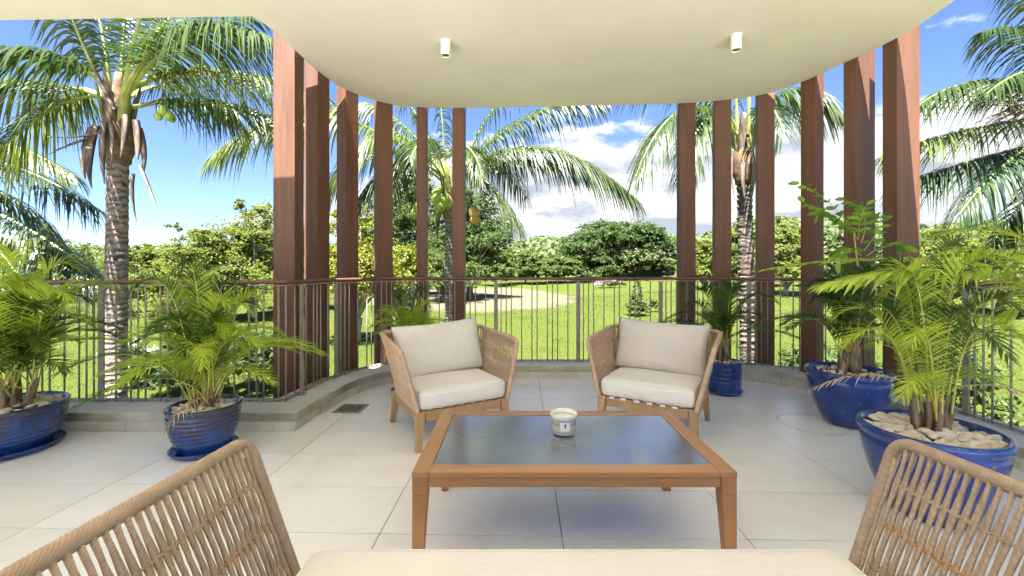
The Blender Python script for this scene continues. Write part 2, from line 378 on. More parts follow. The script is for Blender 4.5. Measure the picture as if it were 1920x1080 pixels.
def catmull(pts, k=10, closed=False):
    P = np.array(pts, float); out = []
    for i in range(len(P) - 1):
        p0, p1, p2, p3 = P[max(i - 1, 0)], P[i], P[i + 1], P[min(i + 2, len(P) - 1)]
        for t in np.linspace(0, 1, k, endpoint=False):
            out.append(.5 * ((2 * p1) + (-p0 + p2) * t + (2 * p0 - 5 * p1 + 4 * p2 - p3) * t * t + (-p0 + 3 * p1 - 3 * p2 + p3) * t ** 3))
    out.append(P[-1]); return np.array(out)
def resample(P, step):
    d = np.concatenate([[0], np.cumsum(np.linalg.norm(np.diff(P, axis=0), axis=1))]); n = max(2, int(round(d[-1] / step)) + 1)
    t = np.linspace(0, d[-1], n); return np.stack([np.interp(t, d, P[:, i]) for i in range(P.shape[1])], 1)
def arclen(P): return np.concatenate([[0], np.cumsum(np.linalg.norm(np.diff(P, axis=0), axis=1))])
def at_len(P, s):
    d = arclen(P); q = np.array([np.interp(s, d, P[:, i]) for i in range(P.shape[1])])
    q2 = np.array([np.interp(min(s + .01, d[-1]), d, P[:, i]) for i in range(P.shape[1])]); q1 = np.array([np.interp(max(s - .01, 0), d, P[:, i]) for i in range(P.shape[1])])
    t = q2 - q1; return q, t / np.linalg.norm(t)
def offset2d(P, d):
    T = np.gradient(P, axis=0); T /= np.linalg.norm(T, axis=1)[:, None]
    return P + np.stack([-T[:, 1], T[:, 0]], 1) * d

# ================================================================ BALCONY
KB = catmull([(-1.61, 3.19), (-1.605, 3.45), (-1.575, 3.75), (-1.53, 4.1), (-1.40, 4.40), (-1.18, 4.62), (-.85, 4.735), (-.3, 4.76), (.7, 4.76), (1.8, 4.76), (2.3, 4.73),
              (2.65, 4.60), (2.88, 4.40), (3.01, 4.12), (3.08, 3.8), (3.11, 3.4), (3.10, 3.0), (3.05, 2.5), (3.0, 1.9), (2.94, .9), (2.9, -1.5)], 8)
def slab_ribbon(mb, A, B, z0, z1):
    """solid strip between plan curves A (inner) and B (outer)"""
    n = len(A); V = []
    for a, b in zip(A, B): V += [(a[0], a[1], z0), (b[0], b[1], z0), (b[0], b[1], z1), (a[0], a[1], z1)]
    f = []
    for i in range(n - 1):
        p, q = i * 4, i * 4 + 4
        for k in range(4): l = (k + 1) % 4; f.append((p + k, q + k, q + l, p + l))
    f += [(0, 1, 2, 3), ((n - 1) * 4 + 3, (n - 1) * 4 + 2, (n - 1) * 4 + 1, (n - 1) * 4)]
    mb.add(V, f)
floor = thing('balcony_floor', (0, 0, 0), None, None); floor['kind'] = 'structure'
KO = offset2d(KB, .34); KO[0] = (-1.95, 3.53)
# slab under the tiles
outer = [(-7, 3.5), (-1.95, 3.5)] + [tuple(p) for p in KO[6:]] + [(-7, -1.5)]
def prism(mb, poly, z0, z1, mi=0):
    n = len(poly); mb.add([(x, y, z0) for x, y in poly] + [(x, y, z1) for x, y in poly],
        [tuple(range(n - 1, -1, -1)), tuple(range(n, 2 * n))] + [(i, (i + 1) % n, n + (i + 1) % n, n + i) for i in range(n)], mi)
m = MB(); prism(m, outer[::-1], -.25, -.006); sl = m.obj('balcony_slab', M['grout'], floor)
# tiles, clipped to the floor outline
inner = [(-6.6, 3.235), (-1.655, 3.235)] + [tuple(p) for p in offset2d(KB, .045)[3:]] + [(-6.6, -1.5)]
def clip(poly, a, b):      # keep left of a->b
    out = []; n = len(poly)
    side = lambda p: (b[0] - a[0]) * (p[1] - a[1]) - (b[1] - a[1]) * (p[0] - a[0])
    for i in range(n):
        p, q = poly[i], poly[(i + 1) % n]; sp, sq = side(p), side(q)
        if sp >= 0: out.append(p)
        if (sp >= 0) != (sq >= 0): t = sp / (sp - sq); out.append((p[0] + (q[0] - p[0]) * t, p[1] + (q[1] - p[1]) * t))
    return out
th = R(-1.45); ex = np.array((math.cos(th), math.sin(th))); ey = np.array((-math.sin(th), math.cos(th)))
TW, TD, G = .828, .4135, .0048
mt = MB(); mt.box((0, 0, -.006), (TW - G, TD - G, .012)); tile_me = mt.mesh('tile', [M['tile']])
org = np.array((.225, 1.929))
for i in range(-9, 5):
    for j in range(-9, 8):
        c = org + ex * TW * (i + .5) + ey * TD * (j + .5)
        hw, hd = (TW - G) / 2, (TD - G) / 2
        q = [tuple(c + ex * a * hw + ey * b * hd) for a, b in ((-1, -1), (1, -1), (1, 1), (-1, 1))]
        poly = inner[::-1]; 
        area = lambda P: .5 * sum(P[k][0] * P[(k + 1) % len(P)][1] - P[(k + 1) % len(P)][0] * P[k][1] for k in range(len(P)))
        for k in range(4):
            if poly: poly = clip(poly, q[k], q[(k + 1) % 4])
        if len(poly) < 3 or abs(area(poly)) < .003: continue
        if abs(area(poly)) > .999 * 4 * hw * hd:
            o = bpy.data.objects.new('tile', tile_me); COL.objects.link(o); o.location = (c[0], c[1], 0); o.rotation_euler = (0, 0, th)
            o.location.z += random.uniform(-.0006, 0)
        else:
            if area(poly) < 0: poly = poly[::-1]
            mp = MB(); prism(mp, poly, -.012, -.0004); o = mp.obj('tile', M['tile'])
        o.parent = floor
m = MB(); m.box((0, -6.05, -.05), (20, 9, .1)); o = m.obj('bounce_paving', M['tile']); o['kind'] = 'structure'  # unseen sunlit paving behind the camera, added to bounce light onto the soffit
# kerb: one low upstand with a concrete cap over skirting tiles
kerb = thing('balcony_kerb', (0, 3.2, 0), None, None); kerb['kind'] = 'structure'
def loc_shift(o, parent): o.location = -Vector(parent.location)
capin = offset2d(KB, -.006); capout = offset2d(KB, .34)
A = np.concatenate([[(-6.6, 3.184), (-4.2, 3.184), (-1.606, 3.184)], capin[2:]]); Bq = np.concatenate([[(-6.6, 3.53), (-4.2, 3.53), (-1.95, 3.53)], capout[2:]])
Bq[:, 1] = np.where(Bq[:, 0] < -1.5, np.maximum(Bq[:, 1], 3.53), Bq[:, 1])
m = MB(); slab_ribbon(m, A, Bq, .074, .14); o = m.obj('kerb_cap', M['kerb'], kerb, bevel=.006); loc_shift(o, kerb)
A = np.concatenate([[(-6.6, 3.204), (-1.63, 3.204)], offset2d(KB, .016)[2:]]); Bq = np.concatenate([[(-6.6, 3.51), (-1.95, 3.51)], offset2d(KB, .32)[2:]])
Bq[:, 1] = np.where(Bq[:, 0] < -1.5, np.maximum(Bq[:, 1], 3.51), Bq[:, 1])
m = MB(); slab_ribbon(m, A, Bq, -.004, .0735); o = m.obj('kerb_core', M['grout'], kerb); loc_shift(o, kerb)
x = -1.615; first = True
while x > -6.3:                                        # long skirting tiles on the straight side
    w = .17 if first else .55; first = False
    m = MB(); m.box((x - w / 2, 3.197, .037), (w - .004, .012, .071)); o = m.obj('skirting_tile', M['skirt'], kerb); loc_shift(o, kerb); x -= w
L_ = arclen(KB)[-1]; s = .012
while s < L_ - .1:
    q, t = at_len(KB, s); curv = (.40 < s < 2.35) or (4.5 < s < 7.7)
    w = .055 if curv else (.38 if s < .5 else .55)
    w += random.uniform(-.006, .006) if curv else 0
    q, t = at_len(KB, s + w / 2); nrm = np.array((-t[1], t[0])); c = q + nrm * .007
    m = MB(); m.box((c[0], c[1], .037), (w - .004, .012, .071), math.atan2(t[1], t[0])); o = m.obj('skirting_tile', M['skirt'], kerb); loc_shift(o, kerb); s += w

# roof slab
SE = catmull([(-2.0, 3.29), (-1.945, 3.48), (-1.92, 3.9), (-1.90, 4.2), (-1.82, 4.57), (-1.59, 4.90), (-1.27, 5.09), (-.71, 5.145), (.3, 5.10), (1.38, 5.05), (2.11, 4.98), (2.74, 4.78), (3.0, 4.44),
              (3.12, 4.05), (3.22, 3.7), (3.24, 3.385), (3.2, 3.08), (3.12, 2.5), (3.0, 1.5), (2.9, -1.4)], 10)
poly = [(-7, 3.42)] + [tuple(p) for p in SE] + [(-7, -1.4)]
m = MB(); prism(m, poly[::-1], 3.15, 3.36); roof = m.obj('roof_slab', M['soffit'], bevel=.008); roof['kind'] = 'structure'
for (x, y, lab) in ((-.565, 3.64, 'white cylindrical downlight on the cream ceiling, the left one, above the left armchair'), (1.86, 3.55, 'white cylindrical downlight on the cream ceiling, the right one, above the right armchair')):
    t = thing('ceiling_downlight', (x, y, 3.15), lab, 'ceiling light', 'downlights on the ceiling')
    m = MB(); m.lathe([(0, .0), (.048, 0), (.048, -.004), (.0425, -.006), (.0425, -.122), (.0405, -.125), (.035, -.125), (.033, -.116)], 32); m.obj('housing', M['lampwhite'], t, smooth=True)
    m = MB(); m.lathe([(.0335, -.114), (.02, -.110), (0, -.109)], 24); m.obj('lens', M['dark'], t, smooth=True)

# timber fins round the roof edge
FINS = [((-1.953, 3.843), (.05, 1), (-1, .05), .158, .199), ((-1.925, 4.238), (.14, .99), (-.99, .14), .21, .147), ((-1.811, 4.655), (.48, .88), (-.88, .48), .176, .144), ((-1.569, 4.96), (.75, .66), (-.66, .75), .20, .08),
        ((-1.036, 5.162), (1, .09), (-.09, 1), -.115, .20), ((-.583, 5.174), (1, -.02), (.02, 1), -.14, .20), ((1.975, 5.037), (.99, -.13), (.13, .99), .18, .15), ((2.355, 4.963), (.97, -.24), (.24, .97), .175, .15),
        ((2.765, 4.82), (.93, -.36), (.36, .93), .17, .14), ((3.075, 4.335), (.31, -.95), (.95, .31), -.159, .119), ((3.183, 3.95), (.3, -.95), (.95, .3), -.119, .247), ((3.262, 3.622), (.11, -.99), (.99, .11), -.131, .218)]
FL = ['widest brown timber fin at the left end of the row, beside the railing corner', 'second brown timber fin from the left end, close behind the widest fin', 'third brown timber fin from the left, with sky gaps on both sides',
      'fourth brown timber fin from the left, above the left shoulder of the left armchair', 'narrow brown timber fin left of the coconut palm with the green nuts', 'brown timber fin just right of the trunk of the coconut palm with green nuts',
      'brown timber fin at the right edge of the open lawn view', 'brown timber fin just left of the rough dark palm trunk', 'brown timber fin just right of the rough dark palm trunk',
      'brown timber fin behind the pinnate sapling leaves, left of the paired wide fins', 'broad two-faced brown timber fin, second from the right end', 'lightest brown timber fin at the right end of the row, behind the palms']
def fin_mb(b, t, n, lt, ln):
    b = np.array(b); t = np.array(t); n = np.array(n); P = [b, b + t * lt, b + t * lt + n * ln, b + n * ln]
    c = sum(P) / 4; P = [p - c for p in P]
    if np.cross(P[1] - P[0], P[2] - P[1]) < 0: P = P[::-1]
    return c, P
for (b, t, n, lt, ln), lab in zip(FINS, FL):
    c, P = fin_mb(b, t, n, lt, ln)
    m = MB(); prism(m, [tuple(p) for p in P], 0, 3.95)
    o = m.obj('timber_fin', M['fin'], bevel=.004); o.location = (c[0], c[1], -.35)
    tag(o, lab, 'timber fin', 'timber fins round the balcony edge')

# ---------------------------------------------------------------- railing
RL = catmull([(-1.835, 3.465), (-1.83, 3.6), (-1.81, 3.9), (-1.765, 4.2), (-1.62, 4.55), (-1.42, 4.80), (-1.1, 4.94), (-.6, 4.97), (.3, 4.975), (1.3, 4.97), (2.1, 4.95), (2.6, 4.83), (2.95, 4.62), (3.17, 4.3),
              (3.28, 3.95), (3.33, 3.5), (3.33, 3.0), (3.28, 2.5), (3.22, 1.9), (3.16, .9), (3.1, -1.4)], 8)
rail = thing('balcony_railing', (0, 4.97, .14), 'grey steel balustrade with brown wooden handrail curving round the balcony edge', 'railing')
RO = np.array(rail.location)
PATTERN = {1, 2, 3, 5, 7, 8, 10, 11, 12, 14}
mb = MB(); mb.tube([(0, 0, 0), (0, 0, .93)], .0068, 6); bal_me = mb.mesh('baluster', [M['metal']], True)
mb = MB(); mb.box((0, 0, .465), (.045, .014, .93)); mb.box((0, 0, .004), (.075, .05, .008)); post_me = mb.mesh('post', [M['metal']])
def put(me, name, x, y, rz, sc=1):
    o = bpy.data.objects.new(name, me); COL.objects.link(o); o.parent = rail; o.location = (x - RO[0], y - RO[1], 0.0); o.rotation_euler = (0, 0, rz)
PITCH = .0598
Lr = arclen(RL)[-1]
# walk out from the post in the middle of the view
d = arclen(RL); s_mid = float(np.interp(.77, RL[:60 * 2, 0][np.argsort(RL[:120, 0])] if False else RL[30:90, 0], d[30:90]))
s0 = s_mid % (16 * PITCH)
k = -int(s0 / PITCH) if True else 0
s = s0 - 16 * PITCH; idx = 0
while s < Lr - .05:
    if s > .03:
        q, t = at_len(RL, s); slot = idx % 16; rz = math.atan2(t[1], t[0])
        if slot == 0: put(post_me, 'post', q[0], q[1], rz)
        elif slot in PATTERN: put(bal_me, 'baluster', q[0], q[1], rz)
    s += PITCH; idx += 1
idx = 9; x = -1.835 - .0
x = -2.37 + 9 * PITCH
while x > -6.2:
    slot = idx % 16
    if slot == 0: put(post_me, 'post', x, 3.465, 0)
    elif (16 - slot) in PATTERN: put(bal_me, 'baluster', x, 3.465, 0)
    x -= PITCH; idx -= 1
put(post_me, 'post', -1.80, 3.66, R(88))
path = np.concatenate([[(-6.4, 3.465), (-4, 3.465), (-2.2, 3.465), (-1.86, 3.465)], RL[1:]]); path3 = np.column_stack([path, np.full(len(path), 1.105)]) - np.array((0, RO[1], RO[2]))
m = MB(); m.tube(path3, .021, 10, squash=.85); m.obj('handrail', M['rail'], rail, smooth=True)
for z, h in ((1.078, .008), (.158, .010)):
    A = np.concatenate([[(-6.4, 3.449), (-4, 3.449), (-1.85, 3.449)], offset2d(RL, -.016)[1:]]); Bq = np.concatenate([[(-6.4, 3.481), (-4, 3.481), (-1.85, 3.481)], offset2d(RL, .016)[1:]])
    m = MB(); slab_ribbon(m, A, Bq, z - h / 2, z + h / 2); o = m.obj('flat_bar', M['metal'], rail); o.location = -rail.location

# ---------------------------------------------------------------- floor drain
dr = thing('floor_drain', (-1.395, 3.71, 0), 'dark square cast floor drain with swirl grate set in the tiles', 'drain', rz=R(-1.5))
m = MB()
for a in range(4):
    cs = [(1, 0), (0, 1), (-1, 0), (0, -1)][a]; m.box((cs[0] * .107, cs[1] * .107, .003), (.026 if cs[0] else .188, .026 if cs[1] else .24, .006))
m.obj('drain_frame', M['metal'], dr, bevel=.001)
m = MB(); m.box((0, 0, .001), (.188, .188, .002)); m.obj('drain_plate', M['dark'], dr)
m = MB()
for rr in (.085, .03):
    a = np.linspace(0, 2 * math.pi, 28, endpoint=False); m.tube(np.stack([rr * np.cos(a), rr * np.sin(a), a * 0 + .005], 1), .003, 5, closed=True)
for kx in range(6):
    a0 = kx * math.pi / 3; a = np.linspace(0, 1, 10); rr = .03 + .055 * a; an = a0 + a * 1.5
    m.tube(np.stack([rr * np.cos(an), rr * np.sin(an), a * 0 + .005], 1), .003, 5)
    a = np.linspace(0, 2 * math.pi, 10, endpoint=False); cc = (.06 * math.cos(a0 + .3), .06 * math.sin(a0 + .3)); m.tube(np.stack([cc[0] + .013 * np.cos(a), cc[1] + .013 * np.sin(a), a * 0 + .005], 1), .0025, 5, closed=True)
m.obj('grate', M['metal'], dr, smooth=True)

# ================================================================ FURNITURE
# coffee table
TT = .426
tb = thing('coffee_table', (.24, 2.0, 0), 'low rectangular teak coffee table with dark glossy glass top', 'coffee table')
HX, HY = .625, .36
m = MB()
def frame_strip(mb, pts): mb.hexa([(x, y, TT - .022) for x, y in pts], [(x, y, TT) for x, y in pts])
fw = .068
m = MB(); frame_strip(m, [(-HX + fw + .001, -HY), (HX - fw - .001, -HY), (HX - fw - .001, -HY + fw), (-HX + fw + .001, -HY + fw)]); m.obj('frame_rail', M['teak_x'], tb, bevel=.002)
m = MB(); frame_strip(m, [(-HX + fw + .001, HY - fw), (HX - fw - .001, HY - fw), (HX - fw - .001, HY), (-HX + fw + .001, HY)]); m.obj('frame_rail', M['teak_x'], tb, bevel=.002)
for s in (-1, 1):
    xs = sorted((s * HX, s * (HX - fw))); m = MB(); frame_strip(m, [(xs[0], -HY), (xs[1], -HY), (xs[1], HY), (xs[0], HY)]); m.obj('frame_rail', M['teak_y'], tb, bevel=.002)
m = MB(); m.box((0, 0, TT - .0085), (2 * (HX - fw) - .004, 2 * (HY - fw) - .004, .011)); m.obj('glass_panel', M['glass'], tb, bevel=.001)
for s in (-1, 1):
    m = MB(); m.box((0, s * (HY - .014), TT - .0235 - .018), (2 * HX - .128, .022, .036)); m.obj('apron', M['teak_x'], tb, bevel=.002)
    m = MB(); m.box((s * (HX - .014), 0, TT - .0235 - .018), (.022, 2 * HY - .128, .036)); m.obj('apron', M['teak_y'], tb, bevel=.002)
for sx in (-1, 1):
    for sy in (-1, 1):
        x1, y1 = sx * (HX - .001), sy * (HY - .001)
        def sq(w): return [(x1, y1), (x1 - sx * w, y1), (x1 - sx * w, y1 - sy * w), (x1, y1 - sy * w)]
        m = MB(); zs = [(0, .036), (TT - .09, .058), (TT - .0225, .060)]
        for (za, wa), (zb, wb) in zip(zs[:-1], zs[1:]):
            p, q = sq(wa), sq(wb)
            if sx * sy < 0: p, q = p[::-1], q[::-1]
            m.hexa([(*a, za) for a in p], [(*a, zb) for a in q])
        m.obj('leg', M['teak_z'], tb, bevel=.003)

# candle jar
def jar_mat():
    m, nt, b = mat_new('banded_jar_wrap')
    tc = nt.nodes.new('ShaderNodeTexCoord'); sp = nt.nodes.new('ShaderNodeSeparateXYZ'); lnk(nt, tc.outputs['Object'], sp.inputs[0])
    z = n_math(nt, 'ADD', n_math(nt, 'MULTIPLY', sp.outputs[2], 10), n_math(nt, 'MULTIPLY', n_math(nt, 'SUBTRACT', n_noise(nt, 14, 3), .5), .06))
    r = nt.nodes.new('ShaderNodeValToRGB'); r.color_ramp.interpolation = 'CONSTANT'
    st = [(0, (.40, .44, .37)), (.24, (.50, .52, .42)), (.31, (.62, .48, .34)), (.52, (.22, .25, .24)), (.56, (.36, .45, .44)), (.80, (.74, .73, .62)), (1, (.78, .75, .64))]
    e = r.color_ramp.elements
    while len(e) < len(st): e.new(.5)
    for i, (p, c) in enumerate(st): e[i].position = p; e[i].color = (*c, 1)
    lnk(nt, z, r.inputs[0]); lnk(nt, r.outputs[0], b.inputs['Base Color']); b.inputs['Roughness'].default_value = .25; b.inputs['Coat Weight'].default_value = .5; return m
cj = thing('candle_jar', (.246, 2.035, TT), 'small glass candle jar in pastel bands with a white label, on the coffee table', 'candle')
m = MB(); m.lathe([(0, .001), (.046, .001), (.052, .006), (.054, .012), (.063, .085), (.066, .09), (.066, .098), (.0635, .1), (.060, .097), (.058, .07)], 44); m.obj('jar', jar_mat(), cj, smooth=True)
m = MB(); m.lathe([(.058, .074), (.03, .072), (0, .073)], 30); m.obj('wax', simple('cream_wax', (.72, .68, .48), (.76, .72, .54), 8, .5, .05), cj, smooth=True)
m = MB(); an = np.linspace(-math.pi / 2 - .40, -math.pi / 2 + .40, 9); V = []
for a in an:
    for z in (.028, .07): rr = .0545 + (z - .012) * .1235 + .0009; V.append((rr * math.cos(a), rr * math.sin(a), z))
m.add(V, [(2 * i, 2 * i + 2, 2 * i + 3, 2 * i + 1) for i in range(8)]); m.obj('paper_label', simple('white_paper', (.74, .73, .69), (.78, .77, .73), 8, .6, 0), cj)
m = MB()
for z, w in ((.060, .16), (.055, .13), (.050, .10), (.045, .06), (.041, .03)):
    V = []
    for a in (-math.pi / 2 - w * .6, -math.pi / 2, -math.pi / 2 + w * .6):
        for dz in (-.0026, .0026): rr = .0545 + (z + dz - .012) * .1235 + .0016; V.append((rr * math.cos(a), rr * math.sin(a), z + dz))
    m.add(V, [(0, 2, 3, 1), (2, 4, 5, 3)])
m.obj('label_mark', simple('brown_ink', (.16, .09, .05), (.2, .11, .06), 8, .6, 0), cj)

# upholstery shapes
def cushion(name, size, mat, parent, loc, rot=(0, 0, 0), puff=.012, rnd=.035, seed=0, n=26, pillow=False):
    w, d_, h = size; rg = np.random.default_rng(seed); ph = rg.uniform(0, 6, 8)
    mb = MB(); g = np.linspace(-1, 1, n); A, B = np.meshgrid(g, g, indexing='ij')
    def warp(x, y, z):   # unit cube point -> cushion
        if pillow:       # x width, z height, y thickness
            e = (np.clip(1 - np.abs(x) ** 3.2, 0, 1) * np.clip(1 - np.abs(z) ** 3.2, 0, 1)) ** .42
            pin = 1 - .075 * (1 - x * x) * np.abs(z) ** 2 * (z > 0) - .03 * (1 - x * x) * np.abs(z) ** 2 * (z <= 0)
            pin2 = 1 - .05 * (1 - z * z) * np.abs(x) ** 2
            wr = 1 + .07 * np.sin(7 * x + 3 * z + ph[0]) * np.abs(x) ** 2 + .05 * np.sin(11 * z + ph[1] + 4 * x) * np.abs(x) ** 3
            return np.stack([x * w / 2 * pin2, y * (d_ / 2) * e * wr, z * h / 2 * pin], -1)
        X, Y, Z = x * w / 2, y * d_ / 2, z * h / 2
        ix, iy, iz = (np.clip(q, -(s / 2 - rnd), s / 2 - rnd) for q, s in ((X, w), (Y, d_), (Z, h)))
        D = np.stack([X - ix, Y - iy, Z - iz], -1); l = np.linalg.norm(D, axis=-1, keepdims=True)
        P = np.stack([ix, iy, iz], -1) + np.where(l > 1e-9, D / np.maximum(l, 1e-9), 0) * np.minimum(l, rnd)
        bulge = (1 - x ** 4) * (1 - y ** 4)
        P[..., 2] += puff * bulge * np.sign(z) * (np.abs(z) > .5) + .0025 * np.sin(5 * x + ph[2]) * np.sin(4 * y + ph[3])
        P[..., 1] += puff * .7 * (1 - z ** 2) * (1 - x ** 4) * np.sign(y) * (np.abs(y) > .98)
        return P
    gx = g
    for ax in range(3):
        for sg in (-1, 1):
            if pillow and ax != 1: continue
            c = [None, None, None]; oth = [i for i in range(3) if i != ax]
            c[ax] = np.full_like(A, sg); c[oth[0]] = A; c[oth[1]] = B
            V = warp(*c).reshape(-1, 3)
            fl = (sg > 0) ^ (ax == 1)
            f = [((i * n + j), (i + 1) * n + j, (i + 1) * n + j + 1, i * n + j + 1)[::1 if fl else -1] for i in range(n - 1) for j in range(n - 1)]
            mb.add(V, f)
    o = mb.obj(name, mat, parent, smooth=True); o.location = loc; o.rotation_euler = rot
    if not pillow:
        m2 = MB()
        for zz in (-h / 2 + rnd * .28, h / 2 - rnd * .28):
            a = rnd * .26; X0, Y0 = w / 2 - a, d_ / 2 - a; P = round_path([(0, -Y0, zz), (X0, -Y0, zz), (X0, Y0, zz), (-X0, Y0, zz), (-X0, -Y0, zz), (0, -Y0, zz)], [0, rnd, rnd, rnd, rnd, 0])
            m2.tube(resample(P, .03), .0035, 6)
        po = m2.obj('piping', mat, o, smooth=True)
    wd = o.modifiers.new('weld', 'WELD'); wd.merge_threshold = .0005
    return o

def round_path(pts, rad, k=6):
    P = [np.array(p, float) for p in pts]; out = [P[0]]
    for i in range(1, len(P) - 1):
        a, b, c = P[i - 1], P[i], P[i + 1]; r1 = min(rad[i], .48 * np.linalg.norm(a - b), .48 * np.linalg.norm(c - b))
        p, q = b + (a - b) / np.linalg.norm(a - b) * r1, b + (c - b) / np.linalg.norm(c - b) * r1
        for t in np.linspace(0, 1, k): out.append((1 - t) ** 2 * p + 2 * t * (1 - t) * b + t * t * q)
    out.append(P[-1]); return np.array(out)

def rope_seat(root, ws, fl, dp, back_out, zb, zt, ztb, frame_r, rope_r, pitch, ropemat, detail, top_front_back=.03, nb=3):
    """wrapped U-shaped frame leaning outwards, hung with vertical ropes. Front is local -Y"""
    y0, y1 = -dp / 2, dp / 2
    wt = ws + fl
    top = round_path([(-wt, y0 + top_front_back, zt), (-wt + .01, y1 + back_out, ztb), (wt - .01, y1 + back_out, ztb), (wt, y0 + top_front_back, zt)], [0, .09, .09, 0], 8)
    bot = round_path([(-ws, y0, zb), (-ws + .01, y1, zb), (ws - .01, y1, zb), (ws, y0, zb)], [0, .06, .06, 0], 8)
    full = round_path([(-ws, y0, zb - .005), (-wt, y0 + top_front_back, zt), (-wt + .01, y1 + back_out, ztb), (wt - .01, y1 + back_out, ztb), (wt, y0 + top_front_back, zt), (ws, y0, zb - .005)], [0, .06, .09, .09, .06, 0], 10)
    st = .0042 if detail else .02
    fp = resample(full, st)
    rr = frame_r * (1 + (.07 * np.cos(np.arange(len(fp)) * math.pi * (2 / 2.0))) if detail else np.ones(len(fp)))
    m = MB(); m.tube(fp, rr, 12 if detail else 8); m.obj('wrapped_frame', ropemat, root, smooth=True)
    m = MB(); m.tube(resample(bot, .03), frame_r * .8, 8); m.obj('bottom_rail', ropemat, root, smooth=True)
    top, bot = resample(top, .01), resample(bot, .01); Lt, Lb = arclen(top)[-1], arclen(bot)[-1]
    nr = int(Lt / pitch); rope_all = MB()
    def pt(f, h, off=0):
        a, t = at_len(top, f * Lt); b, _ = at_len(bot, f * Lb); p = b + (a - b) * h
        if off: p = p + np.array((-t[1], t[0], 0)) * off
        return p
    for i in range(1, nr):
        f = i / nr
        if f * Lt < .035 or (1 - f) * Lt < .035:
            hmax = .90
        else: hmax = 1.0
        sgn = 1 if i % 2 else -1; jit = random.uniform(-.0012, .0012) / Lt * 2
        hs = np.array([0, .125, .25, .375, .5, .625, .75, .875, 1.0]) * hmax
        offs = np.array([1.4, 1, .35, 1, .35, 1, .35, 1, 1.5]) * sgn * rope_r * 1.15
        P = [pt(f + jit * math.sin(h * 9 + i), h, o_) for h, o_ in zip(hs, offs)]
        if detail:
            m = MB(); m.tube(P, rope_r * random.uniform(.9, 1.1), 6); m.obj('rope', ropemat, root, smooth=True)
        else: rope_all.tube(P, rope_r, 4, cap=False)
    if not detail: rope_all.obj('rope_weave', ropemat, root, smooth=True, kind='stuff')
    for k in range(1, nb + 1):
        h = k / (nb + 1)
        ff = np.linspace(.012, .988, 160 if detail else 40)
        if detail:
            m = MB(); P1 = [pt(f, h + .006 * math.sin(j * 2.2), .006 * math.sin(j * 2.0)) for j, f in enumerate(ff)]; P2 = [pt(f, h - .006 * math.sin(j * 2.2), -.006 * math.sin(j * 2.0)) for j, f in enumerate(ff)]
            m.tube(resample(np.array(P1), .012), .0038, 6); m.tube(resample(np.array(P2), .012), .0038, 6)
            m.obj('cross_rope', M['ropeorange'] if k == 2 else ropemat, root, smooth=True)
        else:
            m = MB(); m.tube([pt(f, h) for f in ff], .0068, 6); m.obj('cross_rope', ropemat, root, smooth=True)

def armchair(loc, rz, label, pil_mat, straps, seed, ptwist):
    t = thing('armchair', loc, label, 'armchair', 'rope armchairs facing the coffee table', rz)
    ws, dp = .335, .62
    rope_seat(t, ws, .105, dp, .05, .262, .675, .715, .0165, .0052, .0125, M['rope'], False)
    for sx in (-1, 1):
        for sy in (-1, 1):
            xo = sx * (ws + .012); yo = sy * (dp / 2 + .0)
            b = [(xo - sx * .0, yo + sy * (.0 if sy < 0 else .075), 0), (xo - sx * .034, yo + sy * (0 if sy < 0 else .075), 0), (xo - sx * .034, yo - sy * .04 + (0 if sy < 0 else .075), 0), (xo, yo - sy * .04 + (0 if sy < 0 else .075), 0)]
            tp = [(xo, yo, .268), (xo - sx * .062, yo, .268), (xo - sx * .062, yo - sy * .055, .268), (xo, yo - sy * .055, .268)]
            if sx * sy < 0: b, tp = b[::-1], tp[::-1]
            m = MB(); m.hexa(b, tp); m.obj('leg', M['chairwood'], t, bevel=.006)
    for sy in (-1, 1):
        m = MB(); m.box((0, sy * (dp / 2 - .025), .228), (2 * ws - .105, .032, .062)); m.obj('apron', M['chairwood'], t, bevel=.003)
    for sx in (-1, 1):
        m = MB(); m.box((sx * (ws - .012), 0, .228), (.032, dp - .115, .06)); m.obj('apron', M['chairwood'], t, bevel=.003)
    for k in range(8):
        m = MB(); m.box((-.28 + k * .08, 0, .262), (.045, dp - .02, .006)); m.obj('seat_slat', M['chairwood'], t)
    cushion('seat_cushion', (.655, .60, .125), M['fabric'], t, (0, -.012, .335), seed=seed)
    if straps:
        for k in range(6):
            m = MB(); m.box((-.235 + k * .088 + random.uniform(-.006, .006), -dp / 2 - .004, .268), (.034, .012, .012), random.uniform(-.1, .1)); m.obj('strap', M['strap'], t)
    cushion('back_pillow', (.72, .20, .42), pil_mat, t, (0, .20, .585), (R(-17), R(ptwist), 0), seed=seed + 5, n=34, pillow=True)
    return t
armchair((-.478, 3.235, 0), R(30), 'woven rope armchair on the left with cream cushions, beside the floor drain', M['fabric3'], False, 3, -3)
armchair((1.095, 3.28, 0), R(-31), 'woven rope armchair on the right with darker sand pillow and white straps under the seat', M['fabric2'], True, 11, 2)

